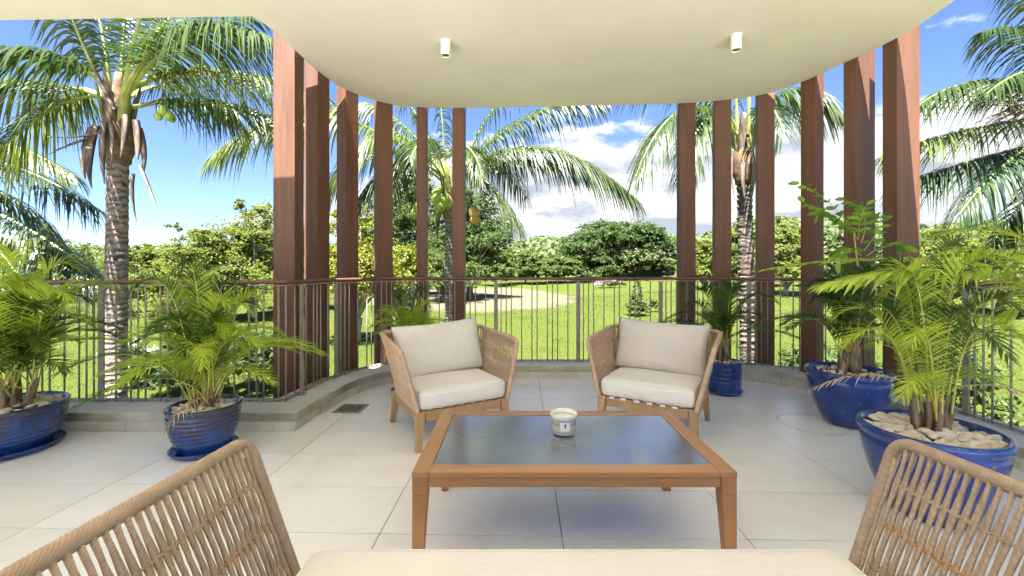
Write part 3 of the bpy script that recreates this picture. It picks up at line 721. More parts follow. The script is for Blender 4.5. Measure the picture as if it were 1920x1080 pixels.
# sofa the camera stands over
sf = thing('rope_sofa', (.18, .76, 0), 'large woven rope sofa in the foreground with long cream seat cushion', 'sofa', rz=R(180))
rope_seat(sf, .795, .18, .98, .03, .26, .69, .735, .0178, .0055, .0120, M['rope2'], True, top_front_back=-.035, nb=3)
for sx in (-1, 1):
    for sy in (-1, 1):
        m = MB(); m.box((sx * .72, sy * .44, .125), (.06, .06, .25)); m.obj('leg', M['chairwood'], sf, bevel=.005)
m = MB(); m.box((0, 0, .235), (1.44, .88, .05)); m.obj('seat_base', M['chairwood'], sf, bevel=.004)
cushion('seat_cushion', (1.50, .88, .15), M['fabric'], sf, (0, -.025, .343), seed=21, n=40, rnd=.045)
cushion('back_pillow', (.72, .17, .30), M['fabric'], sf, (-.38, .36, .56), (R(-12), 0, 0), seed=31, n=24, pillow=True)
cushion('back_pillow', (.72, .17, .30), M['fabric'], sf, (.38, .36, .56), (R(-12), 0, 0), seed=32, n=24, pillow=True)

# ================================================================ PALM FRONDS
def bez(p0, p1, p2, t):
    t = np.asarray(t)[:, None]; return (1 - t) ** 2 * p0 + 2 * t * (1 - t) * p1 + t * t * p2
def bezt(p0, p1, p2, t):
    t = np.asarray(t)[:, None]; T = 2 * (1 - t) * (p1 - p0) + 2 * t * (p2 - p1); return T / np.linalg.norm(T, axis=1)[:, None]
def frond(mb, p0, p1, p2, n=60, L=.8, w=.022, droop=.5, t0=.18, r0=.03, lift=.25, rg=rng, spread=(62, 28), K=4, tipdry=0, jitter=.12, wind=None, mi_leaf=0, mi_st=1, gap=0.0, stalk_sq=.6):
    p0, p1, p2 = (np.array(p, float) for p in (p0, p1, p2))
    tt = np.linspace(0, 1, 16); mb.tube(bez(p0, p1, p2, tt), r0 * (1 - .88 * tt ** .7), 6, mi_st, squash=stalk_sq)
    up = np.array((0, 0, 1.))
    for sg in (-1, 1):
        t = t0 + (1 - t0) * (np.linspace(0, 1, n) + rg.uniform(-.3, .3, n) / n); t = np.clip(t, t0, 1)
        if gap: t = t[rg.random(n) > gap]
        nn = len(t); x = np.clip((t - t0) / (1 - t0), 0, 1)
        B, T = bez(p0, p1, p2, t), bezt(p0, p1, p2, t)
        S = np.cross(T, up); S /= np.linalg.norm(S, axis=1)[:, None] + 1e-9; U = np.cross(S, T)
        ang = np.radians(spread[0] + (spread[1] - spread[0]) * x ** 1.3)[:, None]
        D = sg * S * np.sin(ang) + T * np.cos(ang) + U * (lift * (1 - .5 * x))[:, None] + rg.normal(0, jitter, (nn, 3))
        D /= np.linalg.norm(D, axis=1)[:, None]
        prof = (.45 + .55 * np.sin(np.clip(x * 1.25 + .12, 0, 1) * math.pi * .62) ) * (1 - .62 * np.clip((x - .55) / .45, 0, 1) ** 1.6)
        Ln = (L * prof * rg.uniform(.85, 1.1, nn))[:, None]
        dr = (droop * rg.uniform(.75, 1.3, nn))[:, None]
        V = []
        for k in range(K + 1):
            s = k / K
            P = B + D * Ln * s * (1 - .25 * dr * s) + np.array((0, 0, -1.)) * Ln * dr * s ** 2
            if wind is not None: P = P + np.array(wind) * Ln * s ** 2
            dirn = D * (1 - .5 * dr * s) + np.array((0, 0, -1.)) * 2 * dr * s
            dirn /= np.linalg.norm(dirn, axis=1)[:, None]
            W = T - dirn * np.sum(T * dirn, axis=1)[:, None]; W /= np.linalg.norm(W, axis=1)[:, None] + 1e-9
            ww = w / 2 * (.65, 1, .95, .7, .06)[min(k * 4 // K, 4)] * np.clip(.55 + prof, 0, 1.2)[:, None]
            V += [P - W * ww, P + W * ww]
        V = np.stack(V, 1).reshape(-1, 3); m2 = 2 * (K + 1)
        f = [(i * m2 + 2 * k, i * m2 + 2 * k + 1, i * m2 + 2 * k + 3, i * m2 + 2 * k + 2) for i in range(nn) for k in range(K)]
        mb.add(V, f, mi_leaf)

def coco_trunk_obj(root, path, r, seed=0, flare=1.25, rough=1.0, mk='coco_trunk'):
    rg = np.random.default_rng(seed); P = resample(np.array(path, float), .022); d = arclen(P); n = len(P)
    ringp = np.cumsum(rg.uniform(.065, .12, 200)); ph = np.array([((s - (ringp[np.searchsorted(ringp, s) - 1] if s > ringp[0] else 0)) / .1) for s in d])
    rad = r * (1 + .075 * rough * (np.clip(ph, 0, 1) - .4) + rg.normal(0, .008 * rough, n)) * (1 + (flare - 1) * np.exp(-d / .5)) * (1 - .12 * d / d[-1])
    m = MB(); m.tube(P - np.array(root.location), rad, 18); return m.obj('trunk', M[mk], root, smooth=True)
def strip_mb(mb, p0, p1, p2, w, n=8, fold=.3, mi=0, tw=0.0):
    p0, p1, p2 = (np.array(p, float) for p in (p0, p1, p2)); t = np.linspace(0, 1, n); B = bez(p0, p1, p2, t); T = bezt(p0, p1, p2, t)
    ref = np.array((math.cos(tw), math.sin(tw), .1)); V = []
    for i in range(n):
        W = ref - T[i] * ref.dot(T[i]); W /= np.linalg.norm(W); Nn = np.cross(T[i], W); ww = w * (.5 + .5 * math.sin(math.pi * min(1, t[i] * .8 + .25))) * (1 - .7 * t[i] ** 4)
        V += [B[i] - W * ww, B[i] + Nn * ww * fold, B[i] + W * ww, B[i] + Nn * (ww * fold - .012)]
    f = []
    for i in range(n - 1):
        a, b = i * 4, i * 4 + 4
        f += [(a, a + 1, b + 1, b), (a + 1, a + 2, b + 2, b + 1), (a + 2, a + 3, b + 3, b + 2), (a + 3, a, b, b + 3)]
    mb.add(V, f, mi)
def ball(mb, c, r, n=10, sz=1.2, mi=0):
    a = np.linspace(-math.pi / 2, math.pi / 2, n // 2 + 2); mb.lathe([(r * math.cos(x) + 1e-5, r * sz * math.sin(x)) for x in a], n, c, mi)

def coco_palm(base, crown, label, r, fronds, Y, seed, nuts=(), dead=(), leaf='coco_leaf', hidden_trunk=False, bend=0.0):
    """fronds: list of (ctrl(u,v,Y) , tip(u,v,Y), leafkey, L, n) measured on the tree"""
    t = thing('coconut_palm', base, label, 'coconut palm', 'coconut palms round the balcony'); o3 = np.array(base); rg = np.random.default_rng(seed)
    C = np.array(crown)
    mid = (o3 + C) / 2 + np.array((bend, 0, 0)); tt = np.linspace(0, 1, 12); coco_trunk_obj(t, bez(o3, mid, C, tt), r, seed, rough=2.6 if leaf == 'rough' else 1.0, mk='coco_trunk_dark' if leaf == 'rough' else 'coco_trunk')
    # crown shaft of fibre and old leaf bases
    m = MB(); P = bez(C - np.array((0, 0, .75)), C - np.array((0, 0, .3)), C + np.array((0, 0, .45)), np.linspace(0, 1, 14)) - o3
    m.tube(P, r * np.array([1.0, 1.1, 1.25, 1.35, 1.4, 1.4, 1.3, 1.15, .95, .75, .6, .5, .4, .3]) * rg.uniform(.94, 1.06, 14), 14); m.obj('crown_shaft', M['fibre'], t, smooth=True)
    for i, (c, tip, key, L, n) in enumerate(fronds):
        c, tip = np.array(at(*c)), np.array(at(*tip)); dirn = c - C; dirn[2] = 0; dirn /= np.linalg.norm(dirn) + 1e-6
        p0 = C + dirn * r * .8 + np.array((0, 0, rg.uniform(-.1, .2)))
        m = MB(); frond(m, p0 - o3, c - o3, tip - o3, n=int(n * 1.25), L=L, w=.024 if Y > 8 else .020, droop=.8, t0=.20, r0=.05, lift=.25, rg=rg, jitter=.10)
        m.obj('frond', [M[key], M['coco_rachis']], t)
    # sheath wedges where the stalks leave the trunk
    for i in range(7):
        a = i * 2 * math.pi / 7 + seed; q = C + np.array((math.cos(a), math.sin(a), 0)) * r * 1.05; m = MB()
        strip_mb(m, q - o3 + np.array((0, 0, -.35)), q - o3 + np.array((math.cos(a) * .06, math.sin(a) * .06, .1)), q - o3 + np.array((math.cos(a) * .12, math.sin(a) * .12, .4)), r * .55, 7, .5, tw=a + math.pi / 2)
        m.obj('leaf_base', M['deadleaf'] if i % 2 else M['coco_rachis'], t, smooth=True)
    for (c, rr, ripe) in nuts:
        c = np.array(at(*c)) - o3; m = MB(); ball(m, c, rr); m.obj('coconut', M['coconut_ripe' if ripe else 'coconut'], t, smooth=True)
    for (a, b, c, w) in dead:
        m = MB(); strip_mb(m, np.array(at(*a)) - o3, np.array(at(*b)) - o3, np.array(at(*c)) - o3, w * .62, 9, .35, tw=rg.uniform(0, 1)); m.obj('dead_sheath', M['deadleaf'], t, smooth=True)
    return t
GZ = -2.2
# left palm
C1 = at(222, 200, 5.7)
coco_palm((at(214, 400, 5.7).x, 5.7, GZ), C1, 'tall coconut palm with ringed grey trunk and hanging dead sheaths at the left', .128,
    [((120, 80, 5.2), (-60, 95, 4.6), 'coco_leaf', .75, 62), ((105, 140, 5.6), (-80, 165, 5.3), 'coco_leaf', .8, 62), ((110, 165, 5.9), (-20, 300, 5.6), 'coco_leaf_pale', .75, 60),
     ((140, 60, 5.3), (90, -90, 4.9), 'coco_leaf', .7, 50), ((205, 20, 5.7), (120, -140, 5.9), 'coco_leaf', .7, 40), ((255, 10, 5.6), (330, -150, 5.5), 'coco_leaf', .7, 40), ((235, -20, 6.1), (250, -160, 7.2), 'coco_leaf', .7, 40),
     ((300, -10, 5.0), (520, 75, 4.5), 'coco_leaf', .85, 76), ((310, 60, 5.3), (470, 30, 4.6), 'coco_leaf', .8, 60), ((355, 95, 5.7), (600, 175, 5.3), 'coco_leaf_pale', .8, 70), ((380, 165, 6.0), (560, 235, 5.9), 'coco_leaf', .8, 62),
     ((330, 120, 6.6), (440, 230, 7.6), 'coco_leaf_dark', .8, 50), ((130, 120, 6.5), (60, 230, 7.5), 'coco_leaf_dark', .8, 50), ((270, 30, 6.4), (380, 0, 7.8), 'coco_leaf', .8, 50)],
    5.7, 4, nuts=[((305, 207, 5.45), .055, 0), ((297, 218, 5.5), .05, 0), ((316, 216, 5.5), .055, 0), ((160, 140, 5.5), .03, 0), ((157, 124, 5.5), .025, 0), ((322, 222, 5.6), .05, 0)],
    dead=[((195, 228, 5.5), (188, 290, 5.4), (196, 345, 5.45), .06), ((180, 235, 5.6), (158, 300, 5.5), (172, 352, 5.5), .075), ((172, 240, 5.7), (150, 300, 5.7), (160, 335, 5.7), .08), ((255, 225, 5.55), (262, 270, 5.5), (258, 300, 5.5), .07),
          ((262, 240, 5.8), (275, 290, 5.8), (268, 330, 5.8), .06), ((262, 310, 5.6), (280, 350, 5.55), (298, 402, 5.5), .035), ((250, 325, 5.6), (242, 365, 5.6), (257, 418, 5.6), .04), ((183, 255, 5.6), (130, 268, 5.5), (85, 292, 5.4), .03), ((200, 245, 5.55), (150, 262, 5.5), (88, 257, 5.4), .025), ((215, 205, 5.5), (190, 160, 5.5), (158, 88, 5.4), .045), ((268, 198, 5.5), (310, 180, 5.4), (360, 172, 5.3), .03),
          ((205, 225, 5.5), (215, 260, 5.45), (206, 330, 5.5), .05), ((235, 215, 5.5), (238, 250, 5.45), (226, 295, 5.5), .07)])
# palm beyond the railing corner, centre left, with the nut clusters
C2 = at(846, 350, 9.6)
nuts2 = [((815 + rng.uniform(0, 26), 355 + rng.uniform(0, 38), 9.25 + rng.uniform(0, .3)), .088 * rng.uniform(.85, 1.1), 0) for _ in range(15)] + [((884 + rng.uniform(0, 10), 395 + rng.uniform(0, 25), 9.3), .105, 1) for _ in range(4)] + [((775 + rng.uniform(0, 12), 380 + rng.uniform(0, 25), 9.5), .10, 0) for _ in range(4)]
coco_palm((at(846, 600, 9.6).x, 9.6, GZ), C2, 'coconut palm behind the centre left fins, carrying clusters of green nuts', .15,
    [((1010, 205, 9.0), (1190, 372, 8.6), 'coco_leaf', 1.0, 80), ((960, 190, 9.4), (1130, 190, 9.0), 'coco_leaf', .95, 66), ((930, 140, 9.8), (1040, 120, 10.0), 'coco_leaf', .9, 56), ((600, 120, 9.2), (392, 300, 8.6), 'coco_leaf_pale', 1.05, 92),
     ((720, 170, 9.0), (640, 330, 8.4), 'coco_leaf_pale', .95, 66), ((740, 250, 9.4), (655, 400, 9.0), 'coco_leaf_dark', .9, 60), ((760, 130, 9.8), (650, 90, 10.0), 'coco_leaf', .95, 60), ((830, 150, 9.5), (800, 60, 9.8), 'coco_leaf', .8, 50),
     ((870, 140, 9.5), (900, 50, 9.8), 'coco_leaf', .8, 50), ((700, 110, 9.9), (560, 250, 9.8), 'coco_leaf_pale', 1.0, 70), ((680, 200, 9.6), (600, 380, 9.4), 'coco_leaf', .95, 60), ((780, 230, 10.2), (730, 380, 11.5), 'coco_leaf_dark', .9, 50), ((920, 240, 10.2), (985, 370, 11.3), 'coco_leaf_dark', .9, 50), ((905, 300, 9.2), (975, 425, 8.9), 'coco_leaf', .7, 44),
     ((800, 210, 9.0), (770, 300, 8.2), 'coco_leaf', .9, 56), ((870, 220, 9.0), (905, 330, 8.3), 'coco_leaf', .9, 56), ((980, 270, 9.8), (1110, 330, 10.3), 'coco_leaf_dark', .85, 50)],
    9.6, 9, nuts=nuts2, dead=[((865, 360, 9.4), (872, 400, 9.3), (868, 450, 9.3), .07), ((885, 385, 9.4), (905, 420, 9.3), (898, 460, 9.3), .05), ((830, 380, 9.4), (815, 420, 9.3), (822, 455, 9.4), .07), ((850, 380, 9.4), (853, 420, 9.35), (850, 470, 9.4), .06)])
# right palm, rough dark trunk
C3 = at(1394, 262, 7.2)
coco_palm((at(1406, 700, 7.2).x, 7.2, GZ), C3, 'coconut palm with rough dark trunk and pale green crown, standing behind the right fins', .124,
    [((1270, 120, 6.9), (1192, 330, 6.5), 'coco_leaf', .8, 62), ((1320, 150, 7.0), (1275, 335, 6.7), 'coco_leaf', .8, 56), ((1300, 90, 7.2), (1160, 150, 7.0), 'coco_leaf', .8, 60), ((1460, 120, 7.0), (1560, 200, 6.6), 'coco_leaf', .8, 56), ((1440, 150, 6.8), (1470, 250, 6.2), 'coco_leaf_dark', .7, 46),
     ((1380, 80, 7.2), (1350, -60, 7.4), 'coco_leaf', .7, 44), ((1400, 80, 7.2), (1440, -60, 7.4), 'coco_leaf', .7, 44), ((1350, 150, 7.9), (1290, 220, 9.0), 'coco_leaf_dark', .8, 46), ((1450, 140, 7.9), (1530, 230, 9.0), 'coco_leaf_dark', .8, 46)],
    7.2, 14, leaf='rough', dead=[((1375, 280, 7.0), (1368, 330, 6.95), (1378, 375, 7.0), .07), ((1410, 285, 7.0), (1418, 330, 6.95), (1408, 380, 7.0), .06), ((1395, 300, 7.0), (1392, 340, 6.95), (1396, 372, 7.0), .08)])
# palms whose trunks stand outside the frame
C4 = at(2070, 235, 5.6)
palm4 = coco_palm((C4.x, 5.6, GZ), C4, 'coconut palm reaching in from the right edge with drooping dark fronds', .15,
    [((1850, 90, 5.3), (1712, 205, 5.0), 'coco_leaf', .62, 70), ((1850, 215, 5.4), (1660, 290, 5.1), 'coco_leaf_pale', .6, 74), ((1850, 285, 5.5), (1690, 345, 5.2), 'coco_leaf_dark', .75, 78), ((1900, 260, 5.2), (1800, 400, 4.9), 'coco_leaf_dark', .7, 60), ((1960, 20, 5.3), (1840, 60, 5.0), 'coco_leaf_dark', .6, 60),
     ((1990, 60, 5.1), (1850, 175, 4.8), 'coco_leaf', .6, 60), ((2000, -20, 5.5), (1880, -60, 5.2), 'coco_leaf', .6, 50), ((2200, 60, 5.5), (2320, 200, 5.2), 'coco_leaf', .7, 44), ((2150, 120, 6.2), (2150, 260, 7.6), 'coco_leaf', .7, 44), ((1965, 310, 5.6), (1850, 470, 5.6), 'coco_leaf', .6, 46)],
    5.6, 23, dead=[((1985, 190, 5.4), (1940, 165, 5.3), (1862, 190, 5.2), .03), ((1985, 215, 5.4), (1940, 200, 5.3), (1880, 245, 5.2), .025)])
C5 = at(-190, 330, 6.6)
coco_palm((C5.x, 6.6, GZ), C5, 'coconut palm reaching in from the left edge with fronds hanging behind the ringed trunk', .15,
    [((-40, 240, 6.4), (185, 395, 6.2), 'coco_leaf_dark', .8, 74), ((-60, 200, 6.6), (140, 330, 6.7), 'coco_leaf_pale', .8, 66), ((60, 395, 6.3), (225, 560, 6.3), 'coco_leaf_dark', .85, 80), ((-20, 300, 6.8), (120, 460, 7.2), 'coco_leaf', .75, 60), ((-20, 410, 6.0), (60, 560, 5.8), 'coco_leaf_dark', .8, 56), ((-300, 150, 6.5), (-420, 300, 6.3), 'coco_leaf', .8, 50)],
    6.6, 31)
# dry flower spray of the right hand palm
o3 = np.array(palm4.location); m = MB(); rs = np.random.default_rng(77); hub = np.array(at(1905, 215, 5.0)) - o3
m.tube(bez(np.array(at(2040, 235, 5.5)) - o3, np.array(at(1960, 190, 5.2)) - o3, hub, np.linspace(0, 1, 8)), .022, 6)
for i in range(30):
    tip = np.array(at(1838 + rs.uniform(-12, 60), 150 + rs.uniform(0, 120), 5.0 + rs.uniform(-.35, .35))) - o3; st = hub + (np.array(at(1960, 190, 5.2)) - o3 - hub) * rs.uniform(0, .7)
    m.tube(bez(st, (st + tip) / 2 + rs.normal(0, .05, 3) + np.array((0, 0, .06)), tip, np.linspace(0, 1, 9)), np.linspace(.010, .004, 9) * rs.uniform(.8, 1.3), 5)
m.obj('flower_spray', M['deadleaf'], palm4, smooth=True)

# ================================================================ POTTED PALMS
POTS = {'bowl': [(0, .004), (.145, .0), (.165, .012), (.205, .10), (.24, .19), (.262, .28), (.272, .34), (.272, .352), (.264, .36), (.264, .372), (.283, .39), (.287, .41), (.28, .425), (.262, .425), (.253, .40), (.245, .36), (.24, .34)],
        'ridged': None, 'cyl': None}
def ridged(rb, rt, h, nrid=9, wall=.02):
    p = [(0, .003), (rb * .96, 0), (rb, .012)]
    for i in range(nrid * 4 + 1):
        f = i / (nrid * 4); r = rb + (rt - rb) * (1 - (1 - f) ** 1.9); p.append((r + (.0022 * math.cos(f * nrid * 2 * math.pi) if f > .25 else 0), .015 + f * (h - .045)))
    p += [(rt + .003, h - .024), (rt + .008, h - .012), (rt + .004, h), (rt - wall * .5, h + .001), (rt - wall, h - .008), (rt - wall - .004, h - .05), (rt - wall - .008, h - .07)]
    return p
pebs = []
for i in range(6):
    m = MB(); ball(m, (0, 0, 0), 1, 9, 1)
    V = m.v[0]; rg_ = np.random.default_rng(50 + i); sc = np.array((1, rg_.uniform(.6, .85), rg_.uniform(.32, .5))); k1 = rg_.normal(0, 1, (3, 3))
    V *= 1 + .13 * np.sin(V @ k1 * 1.6).sum(1, keepdims=True) / 1.7; V *= sc; m.v[0] = V; pebs.append(m.mesh('pebble', [M['pebble']], True))
def potted(loc, label, prof, rim_r, fill_z, glz, saucer, npeb, psz, fronds, seed, name='potted_palm', stems=10, stem_h=.14, stem_r=.018, spread_r=.07, leafkey='areca_leaf', scale=1.0, dry=2, soil=True, upright=.5, flen=.62, cane='areca_rachis', rise=.6):
    t = thing(name, loc, label, 'potted palm', 'potted palms in blue glazed pots'); rg = np.random.default_rng(seed)
    z0 = .018 if saucer else 0
    m = MB(); m.lathe([(r, z + z0) for r, z in prof], 56); m.obj('pot', M[glz], t, smooth=True)
    if saucer:
        s = saucer; m = MB(); m.lathe([(0, .004), (s * .78, 0), (s * .9, .006), (s, .03), (s + .006, .036), (s, .042), (s * .93, .034), (s * .84, .016), (0, .0155)], 56); m.obj('saucer', M[glz], t, smooth=True)
    rin = rim_r - .028
    m = MB(); m.lathe([(rin + .012, fill_z - .014 + z0), (rin * .6, fill_z - .004 + z0), (0, fill_z + .003 + z0)], 36); m.obj('soil', M['soil'], t, smooth=True)
    if npeb <= 140:
        for i in range(npeb):
            rr = rin * math.sqrt((i + .5) / npeb) * .97; a = i * 2.39996 + rg.uniform(-.2, .2); me = pebs[rg.integers(6)]; s = psz * rg.uniform(.75, 1.2)
            if i % 3 == 2: s *= .7
            o = bpy.data.objects.new('pebble', me); COL.objects.link(o); o.parent = t; o.location = (rr * math.cos(a), rr * math.sin(a), fill_z + z0 + .004 + rg.uniform(0, .012) + (1 - rr / rin) * .012)
            o.rotation_euler = (rg.normal(0, .3), rg.normal(0, .3), rg.uniform(0, 6.3)); o.scale = (s, s, s)
    # clumped canes
    stems_p = []
    for i in range(stems):
        rr = spread_r * math.sqrt((i + .5) / stems) ; a = i * 2.4 + rg.uniform(0, 1); b = np.array((rr * math.cos(a), rr * math.sin(a), fill_z + z0 - .01))
        lean = np.array((math.cos(a), math.sin(a), 0)) * rr * .35; h = stem_h * rg.uniform(.5, 1.5); tp = b + lean + np.array((0, 0, h)); stems_p.append((tp, a))
        m = MB(); m.tube([b, (b + tp) / 2 + rg.normal(0, .004, 3), tp, tp + np.array((lean[0] * .3, lean[1] * .3, .05))], [stem_r * 1.2, stem_r * 1.05, stem_r * .75, stem_r * .25], 8); m.obj('stem', M['sheath'], t, smooth=True)
    for i in range(fronds):
        tp, a0 = stems_p[i % len(stems_p)]; a = i * 2.39996 + rg.uniform(-.35, .35)
        rank = i / fronds                                  # inner (upright) to outer (drooping)
        f_ = rg.uniform(.85, 1.15); reach = flen * (.25 + .85 * rank) * f_; up = rise * (1.1 - .72 * rank) * f_
        dr_ = np.array((math.cos(a), math.sin(a), 0)); p0 = tp + rg.normal(0, .008, 3)
        p1 = p0 + dr_ * reach * .30 + np.array((0, 0, up * 1.12)); p2 = p0 + dr_ * reach + np.array((0, 0, up * (.95 - .5 * rank)))
        isdry = i >= fronds - dry
        key = 'areca_dry' if isdry else (leafkey if rg.random() > .22 else 'areca_leaf_deep')
        if isdry: p1 = p0 + dr_ * reach * .3 + np.array((0, 0, up * .6)); p2 = p0 + dr_ * reach * .9 + np.array((0, 0, up * .05))
        m = MB(); frond(m, p0, p1, p2, n=int(44 * scale) if not isdry else 16, L=(.185 if not isdry else .11) * scale, w=(.0066 if not isdry else .006) * scale, droop=.24 if not isdry else .6, t0=.17, r0=.0052, lift=.42, rg=rg, spread=(52, 20), jitter=.07, K=4, stalk_sq=.9)
        m.obj('frond', [M[key], M[cane]], t)
    return t, stems_p
potted((-3.40, 2.85, 0), 'potted palm in a wide blue pot with saucer, cut by the left edge', ridged(.24, .315, .29), .315, .265, 'glaze2', .295, 70, .034, 42, 101, stems=14, spread_r=.14, stem_h=.10, stem_r=.022, flen=.78, leafkey='areca_leaf', scale=1.15, rise=.78)
potted((-2.05, 2.85, 0), 'bushy potted palm in a streaked blue pot with saucer, left of the railing corner', ridged(.15, .208, .295), .208, .262, 'glaze2', .19, 60, .031, 46, 102, stems=12, spread_r=.065, stem_h=.09, stem_r=.018, flen=.66, scale=1.0, rise=.74)
potted((2.08, 4.2, 0), 'small potted palm in a plain dark blue pot behind the right armchair', ridged(.15, .158, .30, 6), .158, .275, 'glaze', .165, 40, .018, 16, 103, stems=7, spread_r=.05, stem_h=.16, stem_r=.015, flen=.70, leafkey='areca_leaf_deep', scale=1.1, rise=.62, dry=1)
potted((-1.02, 4.22, 0), 'potted palm mostly hidden behind the left armchair, only its fronds showing', ridged(.14, .165, .30, 6), .165, .275, 'glaze', .165, 24, .02, 20, 104, stems=6, spread_r=.05, stem_h=.12, stem_r=.015, flen=.52, leafkey='areca_leaf', rise=.50, dry=0, scale=1.0)
potted((2.64, 3.36, 0), 'potted palm with thick brown stump in a speckled blue bowl pot by the right fins', POTS['bowl'], .283, .385, 'glaze', 0, 60, .024, 17, 105, stems=4, spread_r=.05, stem_h=.20, stem_r=.038, flen=.62, leafkey='areca_leaf_deep', scale=1.15, rise=.62, dry=2)
tE, _ = potted((2.07, 2.12, 0), 'largest potted palm, in a blue bowl heaped with cream pebbles, behind the sofa arm', POTS['bowl'], .283, .392, 'glaze', 0, 120, .037, 24, 106, stems=18, spread_r=.062, stem_h=.13, stem_r=.012, flen=.46, leafkey='areca_leaf', scale=.85, rise=.74, dry=2)

# big palm frond leaning in from a plant outside the right edge
pl = thing('leaning_palm', (3.85, 2.55, -2.2), 'palm with broad arching frond and dried tips leaning in over the right pots', 'palm'); o3 = np.array(pl.location)
m = MB(); m.tube([(0, 0, 0), (-.03, .02, 1.2), (0, 0, 2.3), (0, 0, 2.95)], [.07, .055, .05, .03], 10); m.obj('stem', M['sheath'], pl, smooth=True)
for (c, tip, key, L, n, w, dp_) in [((1900, 445, 2.05), (1560, 530, 2.15), 'areca_leaf', .33, 56, .019, .38), ((1880, 430, 2.5), (1440, 505, 2.7), 'areca_leaf', .22, 50, .011, .25), ((1940, 450, 2.1), (1790, 470, 2.0), 'areca_leaf', .26, 44, .012, .3),
                                ((2010, 470, 1.95), (1880, 600, 1.85), 'areca_leaf', .26, 34, .013, .3), ((1960, 380, 2.5), (1760, 440, 2.7), 'areca_leaf', .22, 44, .010, .3), ((1950, 420, 2.3), (1840, 560, 2.2), 'areca_dry', .16, 26, .006, .5), ((2100, 300, 2.3), (2250, 420, 2.3), 'areca_leaf_deep', .3, 34, .018, .4)]:
    m = MB(); frond(m, (0, 0, 2.9), np.array(at(*c)) - o3, np.array(at(*tip)) - o3, n=n, L=L, w=w, droop=dp_, t0=.22, r0=.011, lift=.35, rg=rng, spread=(46, 16), jitter=.06)
    m.obj('frond', [M[key], M['areca_rachis']], pl)

# sapling with pinnate leaves rising behind the right fins
sp_ = thing('pinnate_sapling', (2.74, 3.43, .39), 'thin sapling with bright green pinnate leaves growing out of the rear round pot', 'sapling'); o3 = np.array(sp_.location)
m = MB(); top = np.array(at(1600, 430, 3.2)) - o3; m.tube([(0, 0, 0), (.03, 0, .35), top * .7 + np.array((.04, 0, 0)), top], [.010, .009, .007, .004], 6); m.obj('stem', M['areca_rachis'], sp_, smooth=True)
def pinnate(mb, p0, p1, p2, n, L, rg):
    p0, p1, p2 = map(np.array, (p0, p1, p2)); tt = np.linspace(0, 1, 8); mb.tube(bez(p0, p1, p2, tt), np.linspace(.0028, .001, 8), 5, 1)
    for i in range(n):
        t = .15 + .85 * i / (n - 1); b = bez(p0, p1, p2, [t])[0]; T = bezt(p0, p1, p2, [t])[0]; S = np.cross(T, (0, 0, 1)); S /= np.linalg.norm(S)
        for sg in ((-1, 1) if i < n - 1 else (0,)):
            D = sg * S * .9 + T * .55 + rg.normal(0, .12, 3); D /= np.linalg.norm(D); W = np.cross(D, (0, 0, 1)); W /= np.linalg.norm(W); W = W + np.cross(W, D) * rg.uniform(-1.6, -.4); W /= np.linalg.norm(W); l = L * rg.uniform(.85, 1.15); ww = l * .2; dn = np.array((0, 0, -1))
            mb.add([b, b + D * l * .3 + W * ww, b + D * l * .72 + W * ww * .95 + dn * l * .08, b + D * l + dn * l * .18, b + D * l * .72 - W * ww * .95 + dn * l * .08, b + D * l * .3 - W * ww], [(0, 1, 2, 3), (0, 3, 4, 5)], 0)
rgp = np.random.default_rng(5)
for (p0, p1, p2, n) in [((1605, 440), (1560, 370), (1500, 345), 8), ((1605, 440), (1560, 400), (1508, 380), 8), ((1610, 450), (1580, 410), (1545, 395), 7), ((1615, 455), (1640, 390), (1585, 375), 7), ((1620, 470), (1670, 410), (1640, 400), 7), ((1625, 480), (1680, 440), (1700, 470), 8), ((1615, 480), (1580, 450), (1570, 490), 8), ((1630, 500), (1680, 480), (1660, 530), 7), ((1610, 445), (1610, 400), (1625, 385), 7), ((1605, 440), (1540, 390), (1535, 400), 7)]:
    dY = 3.2 + rgp.uniform(-.15, .15); m = MB(); pinnate(m, np.array(at(*p0, 3.2)) - o3, np.array(at(*p1, dY)) - o3, np.array(at(*p2, dY)) - o3, n, .088, rgp); m.obj('leaf', [M['sapling_leaf'], M['areca_rachis']], sp_)

